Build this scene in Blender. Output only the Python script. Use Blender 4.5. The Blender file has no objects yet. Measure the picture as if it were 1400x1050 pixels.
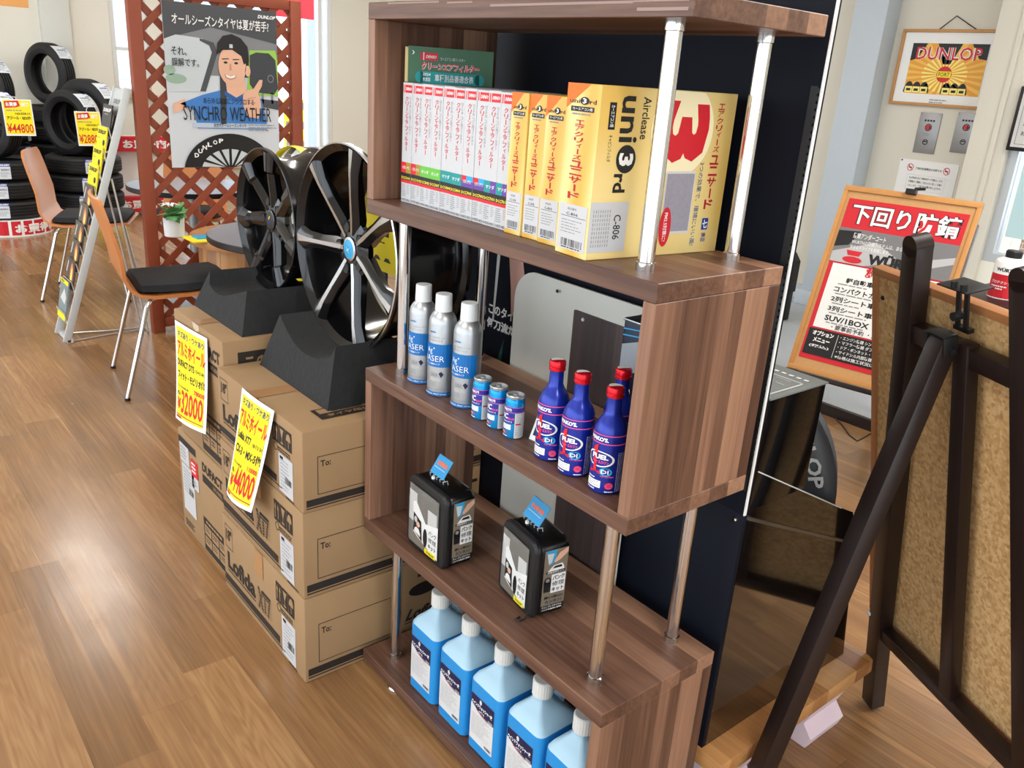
import bpy, bmesh, math, random
import numpy as np
from mathutils import Vector as V, Matrix
random.seed(7)
SC = bpy.context.scene
COL = SC.collection
# ------------------------------------------------------------------ camera
F = 1155.38
RM = np.array([[0.626763, 0.776310, 0.067160], [0.305949, -0.165909, -0.937480], [-0.716633, 0.608126, -0.341497]])
_u, _s, _v = np.linalg.svd(RM); RM = _u @ _v
CC = np.array([1.552499, -0.889980, 1.424102])
cd = bpy.data.cameras.new('camera'); cam = bpy.data.objects.new('camera', cd); COL.objects.link(cam)
cd.sensor_width = 36.0; cd.lens = F / 1400 * 36; cd.clip_start = 0.02; cd.clip_end = 200
cam.matrix_world = Matrix(((RM[0][0], -RM[1][0], -RM[2][0], CC[0]), (RM[0][1], -RM[1][1], -RM[2][1], CC[1]),
                           (RM[0][2], -RM[1][2], -RM[2][2], CC[2]), (0, 0, 0, 1)))
SC.camera = cam
# ------------------------------------------------------------------ view, world, lights
SC.view_settings.view_transform = 'Standard'; SC.view_settings.look = 'None'
SC.view_settings.gamma = 1.0; SC.view_settings.use_curve_mapping = False
SC.view_settings.exposure = 0.28
w = bpy.data.worlds.new('daylight'); SC.world = w; w.use_nodes = True
bg = w.node_tree.nodes['Background']; bg.inputs[0].default_value = (0.84, 0.92, 1.0, 1); bg.inputs[1].default_value = 3.2
LAMPS = []
def ceiling_light(x, y, sx, sy, power, col=(1.0, 0.97, 0.92)):
    ld = bpy.data.lights.new('ceiling_tube', 'AREA'); ld.shape = 'RECTANGLE'; ld.size = sx; ld.size_y = sy
    ld.energy = power; ld.color = col
    o = bpy.data.objects.new('ceiling_tube', ld); COL.objects.link(o); o.location = (x, y, 2.80)
    return o
for (x, y) in ((-5.2, 0.4), (-5.2, 3.0), (-2.6, -1.2), (-2.6, 1.6), (0.2, -1.6), (1.35, 1.7), (2.6, -0.6), (2.4, 2.6)):
    ceiling_light(x, y, 1.2, 0.3, 44 if x == 1.35 else 26)
# ------------------------------------------------------------------ picture rays (pixel of the 1400x1050 frame -> point on a real plane)
def ray(u, v): return RM.T @ np.array([(u - 700) / F, (v - 525) / F, 1.0])
def Zp(u, v, z=0.0): d = ray(u, v); return V(CC + d * (z - CC[2]) / d[2])
def Xp(u, v, x): d = ray(u, v); return V(CC + d * (x - CC[0]) / d[0])
def Yp(u, v, y): d = ray(u, v); return V(CC + d * (y - CC[1]) / d[1])
def Pl(u, v, pt, n):
    d = ray(u, v); n = np.array(n); return V(CC + d * (np.dot(np.array(pt) - CC, n) / np.dot(d, n)))
# ------------------------------------------------------------------ materials
def lin(c):
    def f(x):
        x /= 255.0
        return x / 12.92 if x <= 0.04045 else ((x + 0.055) / 1.055) ** 2.4
    return (f(c[0]), f(c[1]), f(c[2]), 1.0)
MATS = {}
def mat(name, c=(200, 200, 200), rough=0.5, metal=0.0, spec=0.5, emit=0.0, trans=0.0, coat=0.0, var=0.0, vscale=30.0, bump=0.0, ior=1.45, alpha=1.0):
    if name in MATS: return MATS[name]
    m = bpy.data.materials.new(name); m.use_nodes = True; nt = m.node_tree; b = nt.nodes['Principled BSDF']
    b.inputs['Base Color'].default_value = lin(c); b.inputs['Roughness'].default_value = rough
    b.inputs['Metallic'].default_value = metal; b.inputs['Specular IOR Level'].default_value = spec; b.inputs['IOR'].default_value = ior
    b.inputs['Transmission Weight'].default_value = trans; b.inputs['Coat Weight'].default_value = coat; b.inputs['Alpha'].default_value = alpha
    if emit: b.inputs['Emission Color'].default_value = lin(c); b.inputs['Emission Strength'].default_value = emit
    if var or bump:
        tc = nt.nodes.new('ShaderNodeTexCoord'); n = nt.nodes.new('ShaderNodeTexNoise'); n.inputs['Scale'].default_value = vscale; n.inputs['Detail'].default_value = 4
        nt.links.new(tc.outputs['Object'], n.inputs['Vector'])
        if var:
            h = nt.nodes.new('ShaderNodeHueSaturation'); h.inputs['Color'].default_value = lin(c)
            mr = nt.nodes.new('ShaderNodeMapRange'); mr.inputs[3].default_value = 1 - var; mr.inputs[4].default_value = 1 + var
            nt.links.new(n.outputs['Fac'], mr.inputs[0]); nt.links.new(mr.outputs[0], h.inputs['Value']); nt.links.new(h.outputs[0], b.inputs['Base Color'])
        if bump:
            bp = nt.nodes.new('ShaderNodeBump'); bp.inputs['Strength'].default_value = bump; bp.inputs['Distance'].default_value = 0.004
            nt.links.new(n.outputs['Fac'], bp.inputs['Height']); nt.links.new(bp.outputs[0], b.inputs['Normal'])
    MATS[name] = m; return m
def nd(nt, t, **k):
    n = nt.nodes.new(t)
    for a, v in k.items(): setattr(n, a, v)
    return n
def math_n(nt, op, a, b=None):
    n = nd(nt, 'ShaderNodeMath', operation=op)
    for i, x in enumerate((a, b)):
        if x is None: continue
        if isinstance(x, (int, float)): n.inputs[i].default_value = x
        else: nt.links.new(x, n.inputs[i])
    return n.outputs[0]
def ramp(nt, fac, stops):
    r = nd(nt, 'ShaderNodeValToRGB'); e = r.color_ramp.elements
    while len(e) < len(stops): e.new(0.5)
    for i, (p, c) in enumerate(stops): e[i].position = p; e[i].color = lin(c)
    nt.links.new(fac, r.inputs[0]); return r.outputs[0]
def wood_lam(name, across, along, stops, band=0.045, rough=0.42, grain=1.0):
    """laminated wood: bands of tone across the board, fine grain along it"""
    m = bpy.data.materials.new(name); m.use_nodes = True; nt = m.node_tree; b = nt.nodes['Principled BSDF']
    tc = nd(nt, 'ShaderNodeTexCoord'); sp = nd(nt, 'ShaderNodeSeparateXYZ'); nt.links.new(tc.outputs['Object'], sp.inputs[0])
    A = sp.outputs[across]; L = sp.outputs[along]; O = sp.outputs[3 - across - along]
    st = math_n(nt, 'FLOOR', math_n(nt, 'DIVIDE', A, band))
    wn = nd(nt, 'ShaderNodeTexWhiteNoise', noise_dimensions='1D'); nt.links.new(st, wn.inputs['W'])
    cb = nd(nt, 'ShaderNodeCombineXYZ'); nt.links.new(math_n(nt, 'MULTIPLY', A, 130), cb.inputs[0]); nt.links.new(math_n(nt, 'MULTIPLY', L, 5), cb.inputs[1]); nt.links.new(math_n(nt, 'MULTIPLY', O, 130), cb.inputs[2])
    off = nd(nt, 'ShaderNodeVectorMath', operation='ADD'); nt.links.new(cb.outputs[0], off.inputs[0])
    cb2 = nd(nt, 'ShaderNodeCombineXYZ'); nt.links.new(math_n(nt, 'MULTIPLY', wn.outputs[0], 37), cb2.inputs[1]); nt.links.new(cb2.outputs[0], off.inputs[1])
    n1 = nd(nt, 'ShaderNodeTexNoise'); n1.inputs['Scale'].default_value = 1.0; n1.inputs['Detail'].default_value = 3; nt.links.new(off.outputs[0], n1.inputs['Vector'])
    cb3 = nd(nt, 'ShaderNodeCombineXYZ'); nt.links.new(math_n(nt, 'MULTIPLY', A, 30), cb3.inputs[0]); nt.links.new(math_n(nt, 'MULTIPLY', L, 1.6), cb3.inputs[1]); nt.links.new(math_n(nt, 'MULTIPLY', O, 30), cb3.inputs[2])
    n2 = nd(nt, 'ShaderNodeTexNoise'); n2.inputs['Scale'].default_value = 1.0; n2.inputs['Detail'].default_value = 2; nt.links.new(cb3.outputs[0], n2.inputs['Vector'])
    f = math_n(nt, 'ADD', math_n(nt, 'MULTIPLY', wn.outputs[0], 0.6), math_n(nt, 'ADD', math_n(nt, 'MULTIPLY', n1.outputs[0], 0.5 * grain), math_n(nt, 'MULTIPLY', n2.outputs[0], 0.35)))
    c = ramp(nt, math_n(nt, 'SUBTRACT', f, 0.13 * grain + 0.11), stops)
    nt.links.new(c, b.inputs['Base Color']); b.inputs['Roughness'].default_value = rough; b.inputs['Specular IOR Level'].default_value = 0.45
    MATS[name] = m; return m
WAL = [(0.1, (80, 54, 43)), (0.5, (130, 95, 76)), (0.9, (174, 133, 106))]
walX = wood_lam('walnut_along_length', 1, 0, WAL, 0.05); walZ = wood_lam('walnut_upright', 1, 2, WAL, 0.03)
OAK = [(0.1, (150, 98, 55)), (0.5, (190, 138, 84)), (0.9, (214, 166, 110))]
oakZ = wood_lam('pine_upright', 0, 2, OAK, 0.06, 0.45, 0.7); oakX = wood_lam('pine_level', 1, 0, OAK, 0.06, 0.45, 0.7)
def floor_mat():
    m = bpy.data.materials.new('plank_floor'); m.use_nodes = True; nt = m.node_tree; b = nt.nodes['Principled BSDF']
    tc = nd(nt, 'ShaderNodeTexCoord'); sp = nd(nt, 'ShaderNodeSeparateXYZ'); nt.links.new(tc.outputs['Object'], sp.inputs[0])
    X, Y = sp.outputs[0], sp.outputs[1]
    row = math_n(nt, 'FLOOR', math_n(nt, 'DIVIDE', Y, 0.125))
    w1 = nd(nt, 'ShaderNodeTexWhiteNoise', noise_dimensions='1D'); nt.links.new(row, w1.inputs['W'])
    xs = math_n(nt, 'ADD', math_n(nt, 'DIVIDE', X, 0.9), math_n(nt, 'MULTIPLY', w1.outputs[0], 7.3))
    colm = math_n(nt, 'FLOOR', xs)
    cid = nd(nt, 'ShaderNodeCombineXYZ'); nt.links.new(row, cid.inputs[0]); nt.links.new(colm, cid.inputs[1])
    w2 = nd(nt, 'ShaderNodeTexWhiteNoise', noise_dimensions='2D'); nt.links.new(cid.outputs[0], w2.inputs['Vector'])
    # wavy grain
    cb = nd(nt, 'ShaderNodeCombineXYZ'); nt.links.new(math_n(nt, 'ADD', math_n(nt, 'MULTIPLY', X, 1.3), math_n(nt, 'MULTIPLY', w2.outputs[0], 31)), cb.inputs[0])
    nt.links.new(math_n(nt, 'MULTIPLY', Y, 9), cb.inputs[1]); nt.links.new(math_n(nt, 'MULTIPLY', w2.outputs[0], 9), cb.inputs[2])
    n1 = nd(nt, 'ShaderNodeTexNoise'); n1.inputs['Scale'].default_value = 1.5; n1.inputs['Detail'].default_value = 2; nt.links.new(cb.outputs[0], n1.inputs['Vector'])
    rings = math_n(nt, 'SINE', math_n(nt, 'MULTIPLY', n1.outputs[0], 75))
    cb4 = nd(nt, 'ShaderNodeCombineXYZ'); nt.links.new(math_n(nt, 'MULTIPLY', X, 4), cb4.inputs[0]); nt.links.new(math_n(nt, 'MULTIPLY', Y, 110), cb4.inputs[1])
    n2 = nd(nt, 'ShaderNodeTexNoise'); n2.inputs['Scale'].default_value = 1.0; n2.inputs['Detail'].default_value = 3; nt.links.new(cb4.outputs[0], n2.inputs['Vector'])
    f = math_n(nt, 'ADD', math_n(nt, 'MULTIPLY', w2.outputs[0], 0.22), math_n(nt, 'ADD', math_n(nt, 'MULTIPLY', n2.outputs[0], 0.34), math_n(nt, 'ADD', math_n(nt, 'MULTIPLY', n1.outputs[0], 0.3), math_n(nt, 'MULTIPLY', math_n(nt, 'MULTIPLY', rings, math_n(nt, 'POWER', w2.outputs[0], 1.5)), 0.04))))
    cb5 = nd(nt, 'ShaderNodeCombineXYZ'); nt.links.new(math_n(nt, 'ADD', math_n(nt, 'MULTIPLY', X, 0.9), math_n(nt, 'MULTIPLY', w1.outputs[0], 17)), cb5.inputs[0]); nt.links.new(math_n(nt, 'MULTIPLY', Y, 34), cb5.inputs[1])
    n5 = nd(nt, 'ShaderNodeTexNoise'); n5.inputs['Scale'].default_value = 1.0; n5.inputs['Detail'].default_value = 1; nt.links.new(cb5.outputs[0], n5.inputs['Vector'])
    sap = nd(nt, 'ShaderNodeMapRange'); sap.inputs[1].default_value = 0.62; sap.inputs[2].default_value = 0.72; sap.inputs[4].default_value = 0.16; nt.links.new(n5.outputs[0], sap.inputs[0])
    f = math_n(nt, 'ADD', f, sap.outputs[0])
    # seams
    fy = math_n(nt, 'FRACT', math_n(nt, 'DIVIDE', Y, 0.125)); fx = math_n(nt, 'FRACT', xs)
    sy = math_n(nt, 'LESS_THAN', fy, 0.012); sx = math_n(nt, 'LESS_THAN', fx, 0.0025)
    seam = math_n(nt, 'MAXIMUM', sy, sx)
    f2 = math_n(nt, 'SUBTRACT', f, math_n(nt, 'MULTIPLY', seam, 0.07))
    c = ramp(nt, f2, [(0.18, (98, 69, 43)), (0.48, (146, 108, 71)), (0.82, (188, 148, 102))])
    nt.links.new(c, b.inputs['Base Color'])
    n3 = nd(nt, 'ShaderNodeTexNoise'); n3.inputs['Scale'].default_value = 5.0; nt.links.new(tc.outputs['Object'], n3.inputs['Vector'])
    mr = nd(nt, 'ShaderNodeMapRange'); mr.inputs[3].default_value = 0.16; mr.inputs[4].default_value = 0.32; nt.links.new(n3.outputs[0], mr.inputs[0]); nt.links.new(mr.outputs[0], b.inputs['Roughness'])
    bp = nd(nt, 'ShaderNodeBump'); bp.inputs['Strength'].default_value = 0.12; bp.inputs['Distance'].default_value = 0.004; nt.links.new(f, bp.inputs['Height']); nt.links.new(bp.outputs[0], b.inputs['Normal'])
    b.inputs['Specular IOR Level'].default_value = 0.5
    return m
def cork_mat():
    m = bpy.data.materials.new('cork'); m.use_nodes = True; nt = m.node_tree; b = nt.nodes['Principled BSDF']
    tc = nd(nt, 'ShaderNodeTexCoord'); v = nd(nt, 'ShaderNodeTexVoronoi'); v.inputs['Scale'].default_value = 140; nt.links.new(tc.outputs['Object'], v.inputs['Vector'])
    n = nd(nt, 'ShaderNodeTexNoise'); n.inputs['Scale'].default_value = 90; n.inputs['Detail'].default_value = 4; nt.links.new(tc.outputs['Object'], n.inputs['Vector'])
    sp = nd(nt, 'ShaderNodeSeparateColor'); nt.links.new(v.outputs['Color'], sp.inputs[0])
    f = math_n(nt, 'ADD', math_n(nt, 'MULTIPLY', sp.outputs[0], 0.4), math_n(nt, 'MULTIPLY', n.outputs[0], 0.6))
    c = ramp(nt, f, [(0.15, (168, 124, 76)), (0.5, (206, 164, 108)), (0.85, (228, 192, 138))])
    nt.links.new(c, b.inputs['Base Color']); b.inputs['Roughness'].default_value = 0.85; return m
m_cork = cork_mat()
m_card = mat('cardboard', (152, 122, 87), 0.8, var=0.05, vscale=14); m_cardd = mat('cardboard_edge', (138, 106, 72), 0.85)
m_ink = mat('box_ink', (40, 34, 30), 0.6); m_black = mat('black_plastic', (20, 20, 22), 0.45); m_gloss = mat('black_gloss', (10, 10, 12), 0.12, coat=0.3)
m_navy = mat('navy_black_panel', (12, 16, 27), 0.6, spec=0.2); m_white = mat('white_paper', (238, 238, 236), 0.6); m_chrome = mat('chrome', (215, 215, 215), 0.1, 1.0)
m_steel = mat('steel', (170, 172, 172), 0.35, 1.0); m_foam = mat('black_foam', (38, 39, 40), 0.9, bump=0.6, vscale=60, var=0.25)
m_rub = mat('tyre_rubber', (26, 26, 28), 0.6, var=0.15, vscale=25); m_red = mat('print_red', (205, 30, 44), 0.5); m_yel = mat('print_yellow', (246, 226, 22), 0.5)
m_dkw = mat('dark_stained_wood', (33, 21, 18), 0.4, var=0.12, vscale=20); m_blue = mat('print_blue', (28, 62, 150), 0.5); m_grey = mat('print_grey', (140, 140, 140), 0.6)
m_lgrey = mat('print_light_grey', (205, 205, 202), 0.6); m_kuro = mat('print_black', (22, 22, 24), 0.5); m_teal = mat('print_teal', (20, 140, 140), 0.5); m_green = mat('print_green', (100, 180, 60), 0.5)
m_olive = mat('print_olive', (160, 130, 30), 0.5); m_purple = mat('print_purple', (96, 60, 150), 0.5); m_orange = mat('print_orange', (240, 110, 30), 0.5); m_navyp = mat('print_navy', (26, 26, 66), 0.5)
m_skin = mat('print_skin', (226, 178, 150), 0.55); m_pink = mat('print_pink', (240, 90, 150), 0.5); m_cyan = mat('print_cyan', (40, 160, 215), 0.5); m_cream = mat('cream_wall', (234, 231, 219), 0.75)
# ------------------------------------------------------------------ mesh builder
ORG = {}
class MB:
    def __init__(s): s.bm = bmesh.new(); s.ms = []
    def mi(s, m):
        if m not in s.ms: s.ms.append(m)
        return s.ms.index(m)
    def faces(s, vs, fs, m):
        b = [s.bm.verts.new(v) for v in vs]; i = s.mi(m); out = []
        for f in fs:
            try: x = s.bm.faces.new([b[k] for k in f]); x.material_index = i; out.append(x)
            except ValueError: pass
        return b, out
    def obox(s, o, ax, ay, az, m, bev=0.0, seg=2):
        o, ax, ay, az = V(o), V(ax), V(ay), V(az)
        if ax.cross(ay).dot(az) < 0: o, ax = o + ax, -ax
        vs = [o + ax * i + ay * j + az * k for k in (0, 1) for j in (0, 1) for i in (0, 1)]
        b, fs = s.faces(vs, [(0, 2, 3, 1), (4, 5, 7, 6), (0, 1, 5, 4), (2, 6, 7, 3), (0, 4, 6, 2), (1, 3, 7, 5)], m)
        if bev:
            es = list({e for f in fs for e in f.edges})
            bmesh.ops.bevel(s.bm, geom=es, offset=bev, segments=seg, affect='EDGES', profile=0.5, material=-1)
        return s
    def box(s, a, b, m, bev=0.0, seg=2):
        a, b = V(a), V(b); d = b - a
        return s.obox(a, (d.x, 0, 0), (0, d.y, 0), (0, 0, d.z), m, bev, seg)
    def beam(s, p, q, w, h, m, up=(0, 0, 1), bev=0.0):
        p, q = V(p), V(q); d = (q - p); u = V(up); x = d.cross(u).normalized(); y = x.cross(d).normalized()
        return s.obox(p - x * w / 2 - y * h / 2, x * w, y * h, d, m, bev)
    def tube(s, pts, r, m, n=10, cap=True):
        pts = [V(p) for p in pts]; rings = []; i = s.mi(m); prev = None
        for k, p in enumerate(pts):
            t = (pts[min(k + 1, len(pts) - 1)] - pts[max(k - 1, 0)]).normalized()
            if prev is None: a = t.orthogonal().normalized()
            else: a = (prev - t * prev.dot(t)).normalized()
            prev = a; c = t.cross(a); rr = r[k] if isinstance(r, (list, tuple)) else r
            rings.append([s.bm.verts.new(p + (a * math.cos(2 * math.pi * j / n) + c * math.sin(2 * math.pi * j / n)) * rr) for j in range(n)])
        for A, B in zip(rings, rings[1:]):
            for j in range(n):
                f = s.bm.faces.new((A[j], A[(j + 1) % n], B[(j + 1) % n], B[j])); f.material_index = i
        if cap:
            for R, rev in ((rings[0], True), (rings[-1], False)):
                f = s.bm.faces.new(R[::-1] if rev else R); f.material_index = i
        return s
    def lathe(s, prof, m, o=(0, 0, 0), axis=(0, 0, 1), n=32, a0=0.0, a1=2 * math.pi):
        """prof: list of (r, h) or (r, h, material for the segment that starts here)"""
        o = V(o); ax = V(axis).normalized(); e1 = ax.orthogonal().normalized(); e2 = ax.cross(e1); full = abs(a1 - a0 - 2 * math.pi) < 1e-6
        cnt = n if full else n + 1; rings = []
        for p in prof:
            r, h = p[0], p[1]
            if r < 1e-6: rings.append([s.bm.verts.new(o + ax * h)])
            else: rings.append([s.bm.verts.new(o + ax * h + (e1 * math.cos(a0 + (a1 - a0) * j / n) + e2 * math.sin(a0 + (a1 - a0) * j / n)) * r) for j in range(cnt)])
        for k in range(len(prof) - 1):
            mm = prof[k][2] if len(prof[k]) > 2 else m; i = s.mi(mm); A, B = rings[k], rings[k + 1]
            for j in range(n):
                j2 = (j + 1) % cnt
                try:
                    if len(A) == 1 and len(B) == 1: continue
                    if len(A) == 1: f = s.bm.faces.new((A[0], B[j2], B[j]))
                    elif len(B) == 1: f = s.bm.faces.new((A[j], A[j2], B[0]))
                    else: f = s.bm.faces.new((A[j], A[j2], B[j2], B[j]))
                    f.material_index = i
                except ValueError: pass
        return s
    def prism(s, poly, o, ux, uy, dz, m):
        """2-D outline in the frame (ux, uy) at o, pushed along dz"""
        o, ux, uy, dz = V(o), V(ux), V(uy), V(dz); n = len(poly)
        if ux.cross(uy).dot(dz) < 0: poly = poly[::-1]
        vs = [o + ux * a + uy * b for a, b in poly]; vs += [v + dz for v in vs]
        s.faces(vs, [tuple(range(n))[::-1], tuple(range(n, 2 * n))] + [(i, (i + 1) % n, n + (i + 1) % n, n + i) for i in range(n)], m); return s
    def loft(s, rings, m, cap=True):
        i = s.mi(m); R = [[s.bm.verts.new(p) for p in r] for r in rings]; n = len(R[0])
        for A, B in zip(R, R[1:]):
            for j in range(n):
                f = s.bm.faces.new((A[j], A[(j + 1) % n], B[(j + 1) % n], B[j])); f.material_index = i
        if cap:
            f = s.bm.faces.new(R[0][::-1]); f.material_index = i; f = s.bm.faces.new(R[-1]); f.material_index = i
        return s
    def build(s, name, parent=None, org=None, smooth=35, loc=None, fix=True):
        if fix: bmesh.ops.recalc_face_normals(s.bm, faces=s.bm.faces)
        if org is None: org = ORG.get(parent.name, V((0, 0, 0))) if parent else (loc if loc else V((0, 0, 0)))
        org = V(org)
        me = bpy.data.meshes.new(name)
        for v in s.bm.verts: v.co -= org
        s.bm.to_mesh(me); s.bm.free()
        for m in s.ms: me.materials.append(m)
        if smooth:
            me.polygons.foreach_set('use_smooth', [True] * len(me.polygons)); me.set_sharp_from_angle(angle=math.radians(smooth))
        o = bpy.data.objects.new(name, me); COL.objects.link(o)
        if parent: o.parent = parent
        elif loc: o.location = org
        ORG[o.name] = org; return o
def tag(o, label, cat, group=None):
    o['label'] = label; o['category'] = cat
    if group: o['group'] = group
    return o
def thing(name, label, cat, loc=(0, 0, 0), rz=0.0, group=None, local=False):
    o = bpy.data.objects.new(name, None); COL.objects.link(o); o.location = loc; o.rotation_euler = (0, 0, rz); o.empty_display_size = 0.05
    ORG[o.name] = V((0, 0, 0)) if local else V(loc)
    return tag(o, label, cat, group)
def struct(name, mb, **k):
    o = mb.build(name, **k); o['kind'] = 'structure'; return o
def dup(o, loc, rz=None, label=None):
    c = o.copy(); COL.objects.link(c); c.location = loc
    if rz is not None: c.rotation_euler = (0, 0, rz)
    if label: c['label'] = label
    for ch in o.children:
        k = ch.copy(); COL.objects.link(k); k.parent = c
        for g in ch.children:
            q = g.copy(); COL.objects.link(q); q.parent = k
    return c
# ------------------------------------------------------------------ printing (lettering and flat graphics on a surface)
GC = {}
def glyphs(body, bold, res=2):
    k = (body, bold, res)
    if k in GC: return GC[k]
    c = bpy.data.curves.new('lettering', 'FONT'); c.body = body; c.offset = bold; c.resolution_u = res; c.fill_mode = 'FRONT'
    o = bpy.data.objects.new('lettering', c); COL.objects.link(o)
    me = bpy.data.meshes.new_from_object(o); bpy.data.objects.remove(o); bpy.data.curves.remove(c)
    vs = np.array([(v.co.x, v.co.y) for v in me.vertices]) if len(me.vertices) else np.zeros((1, 2)); fs = [tuple(p.vertices) for p in me.polygons]
    bpy.data.meshes.remove(me)
    lo, hi = vs.min(0), vs.max(0); sz = np.maximum(hi - lo, 1e-6); GC[k] = ((vs - lo) / sz, fs, sz); return GC[k]
class Print:
    """unit square a (left-right 0..1), b (top-down 0..1) laid on a surface; map(a, b, off) -> point"""
    def __init__(s, tl, u, v, fmap=None, base=0.0006, step=0.0003):
        s.mb = MB(); tl, u, v = V(tl), V(u), V(v); n = v.cross(u).normalized(); s.base, s.step = base, step; s.curved = fmap is not None
        s.f = fmap or (lambda a, b, off: tl + u * a + v * b + n * off)
    def add(s, pts, faces, m, l): s.mb.faces([s.f(a, b, s.base + l * s.step) for a, b in pts], faces, m)
    def rect(s, m, x0, y0, x1, y1, l=0):
        n = max(1, int(abs(x1 - x0) * 14)) if s.curved else 1
        pts = [(x0 + (x1 - x0) * i / n, y) for i in range(n + 1) for y in (y0, y1)]
        s.add(pts, [(2 * i, 2 * i + 1, 2 * i + 3, 2 * i + 2) for i in range(n)], m, l); return s
    def poly(s, m, pts, l=0): s.add(pts, [tuple(range(len(pts)))[::-1]], m, l); return s
    def ell(s, m, cx, cy, rx, ry, l=0, n=24): return s.poly(m, [(cx + rx * math.cos(2 * math.pi * i / n), cy + ry * math.sin(2 * math.pi * i / n)) for i in range(n)], l)
    def ring(s, m, cx, cy, rx, ry, t, l=0, n=28):
        pts = []
        for i in range(n):
            a = 2 * math.pi * i / n; c, d = math.cos(a), math.sin(a); pts += [(cx + rx * c, cy + ry * d), (cx + rx * (1 - t) * c, cy + ry * (1 - t) * d)]
        s.add(pts, [(2 * i, 2 * i + 1, (2 * i + 3) % (2 * n), (2 * i + 2) % (2 * n)) for i in range(n)], m, l); return s
    def frame(s, m, x0, y0, x1, y1, tx, ty, l=0):
        for r in ((x0, y0, x1, y0 + ty), (x0, y1 - ty, x1, y1), (x0, y0, x0 + tx, y1), (x1 - tx, y0, x1, y1)): s.rect(m, *r, l)
        return s
    def text(s, m, body, x0, y0, x1, y1, bold=0.0, l=1, rot=0, shear=0.0, res=2):
        vs, fs, sz = glyphs(body, bold, res); P = []
        for a, b in vs:
            b2 = 1 - b; a2 = a + shear * b
            if rot == 90: a2, b2 = 1 - b2, a2       # reads top to bottom
            elif rot == -90: a2, b2 = b2, 1 - a2
            P.append((x0 + (x1 - x0) * a2, y0 + (y1 - y0) * b2))
        s.add(P, fs, m, l); return s
    def vtext(s, m, body, x0, y0, x1, y1, bold=0.0, l=1, res=1):
        n = len(body); h = (y1 - y0) / n
        for i, ch in enumerate(body):
            t, b = y0 + h * (i + 0.06), y0 + h * (i + 0.94); w = x1 - x0
            if ch in 'ー-〜': s.rect(m, x0 + w * 0.44, t, x0 + w * 0.6, b, l)
            elif ch in 'ィッャ・、。ュ': s.text(m, ch, x0 + w * 0.3, t, x0 + w * 0.92, y0 + h * (i + 0.8), bold, l, res=res)
            else: s.text(m, ch, x0, t, x1, b, bold, l, res=res)
        return s
    def lines(s, m, x0, y0, x1, y1, n, fill=0.35, l=1, seed=1, rag=0.35):
        rr = random.Random(seed); h = (y1 - y0) / n
        for i in range(n):
            a = x0; end = x1 - (x1 - x0) * rag * rr.random()
            while a < end - 0.02 * (x1 - x0):
                b = min(end, a + (x1 - x0) * (0.08 + 0.2 * rr.random())); s.rect(m, a, y0 + h * i, b, y0 + h * (i + fill), l); a = b + (x1 - x0) * 0.03
        return s
    def barcode(s, x0, y0, x1, y1, l=1, seed=3, m=None):
        rr = random.Random(seed); a = x0
        while a < x1:
            b = a + (x1 - x0) * rr.choice((0.015, 0.03, 0.05)); s.rect(m or m_kuro, a, y0, min(b, x1), y1, l); a = b + (x1 - x0) * rr.choice((0.015, 0.03, 0.04))
        return s
    def build(s, name, parent, **k): return s.mb.build(name, parent, smooth=0, fix=False, **k)
def cyl_map(r, a_mid, span, ztop, h, o=(0, 0)):
    """map onto a cylinder: a runs left to right as seen from outside around a_mid"""
    def f(a, b, off):
        t = a_mid + (a - 0.5) * span; return V((o[0] + (r + off) * math.cos(t), o[1] + (r + off) * math.sin(t), ztop - b * h))
    return f
# ================================================================== THE SETTING
XW, YB, ZC = -7.4, 4.6, 2.85
b = MB(); b.box((-7.6, -4.2, -0.05), (5.2, 4.8, 0), floor_mat()); struct('floor', b)
b = MB(); b.box((-7.6, -4.2, ZC), (5.2, 4.8, ZC + 0.1), mat('ceiling_white', (235, 232, 222), 0.8)); struct('ceiling', b)
m_tile = mat('grey_stone_floor', (176, 182, 188), 0.55, var=0.18, vscale=120)
b = MB(); b.box((-2.6, 2.745, 0.0), (5.2, 4.6, 0.05), m_tile); struct('floor_entrance', b)
b = MB(); b.box((-2.6, 2.72, 0.0), (5.2, 2.745, 0.052), m_dkw); struct('trim_1', b)
# unseen light fittings on the ceiling, one over each lamp
m_lamp = mat('lamp_glow', (255, 246, 230), 0.5, emit=4.0)
i = 0
for o in [o for o in COL.objects if o.type == 'LIGHT']:
    b = MB(); b.box((o.location.x - 0.62, o.location.y - 0.17, 2.81), (o.location.x + 0.62, o.location.y + 0.17, 2.849), m_white, 0.004)
    i += 1; struct('trim_%d' % (10 + i), b, loc=(o.location.x, o.location.y, 2.85))
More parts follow.
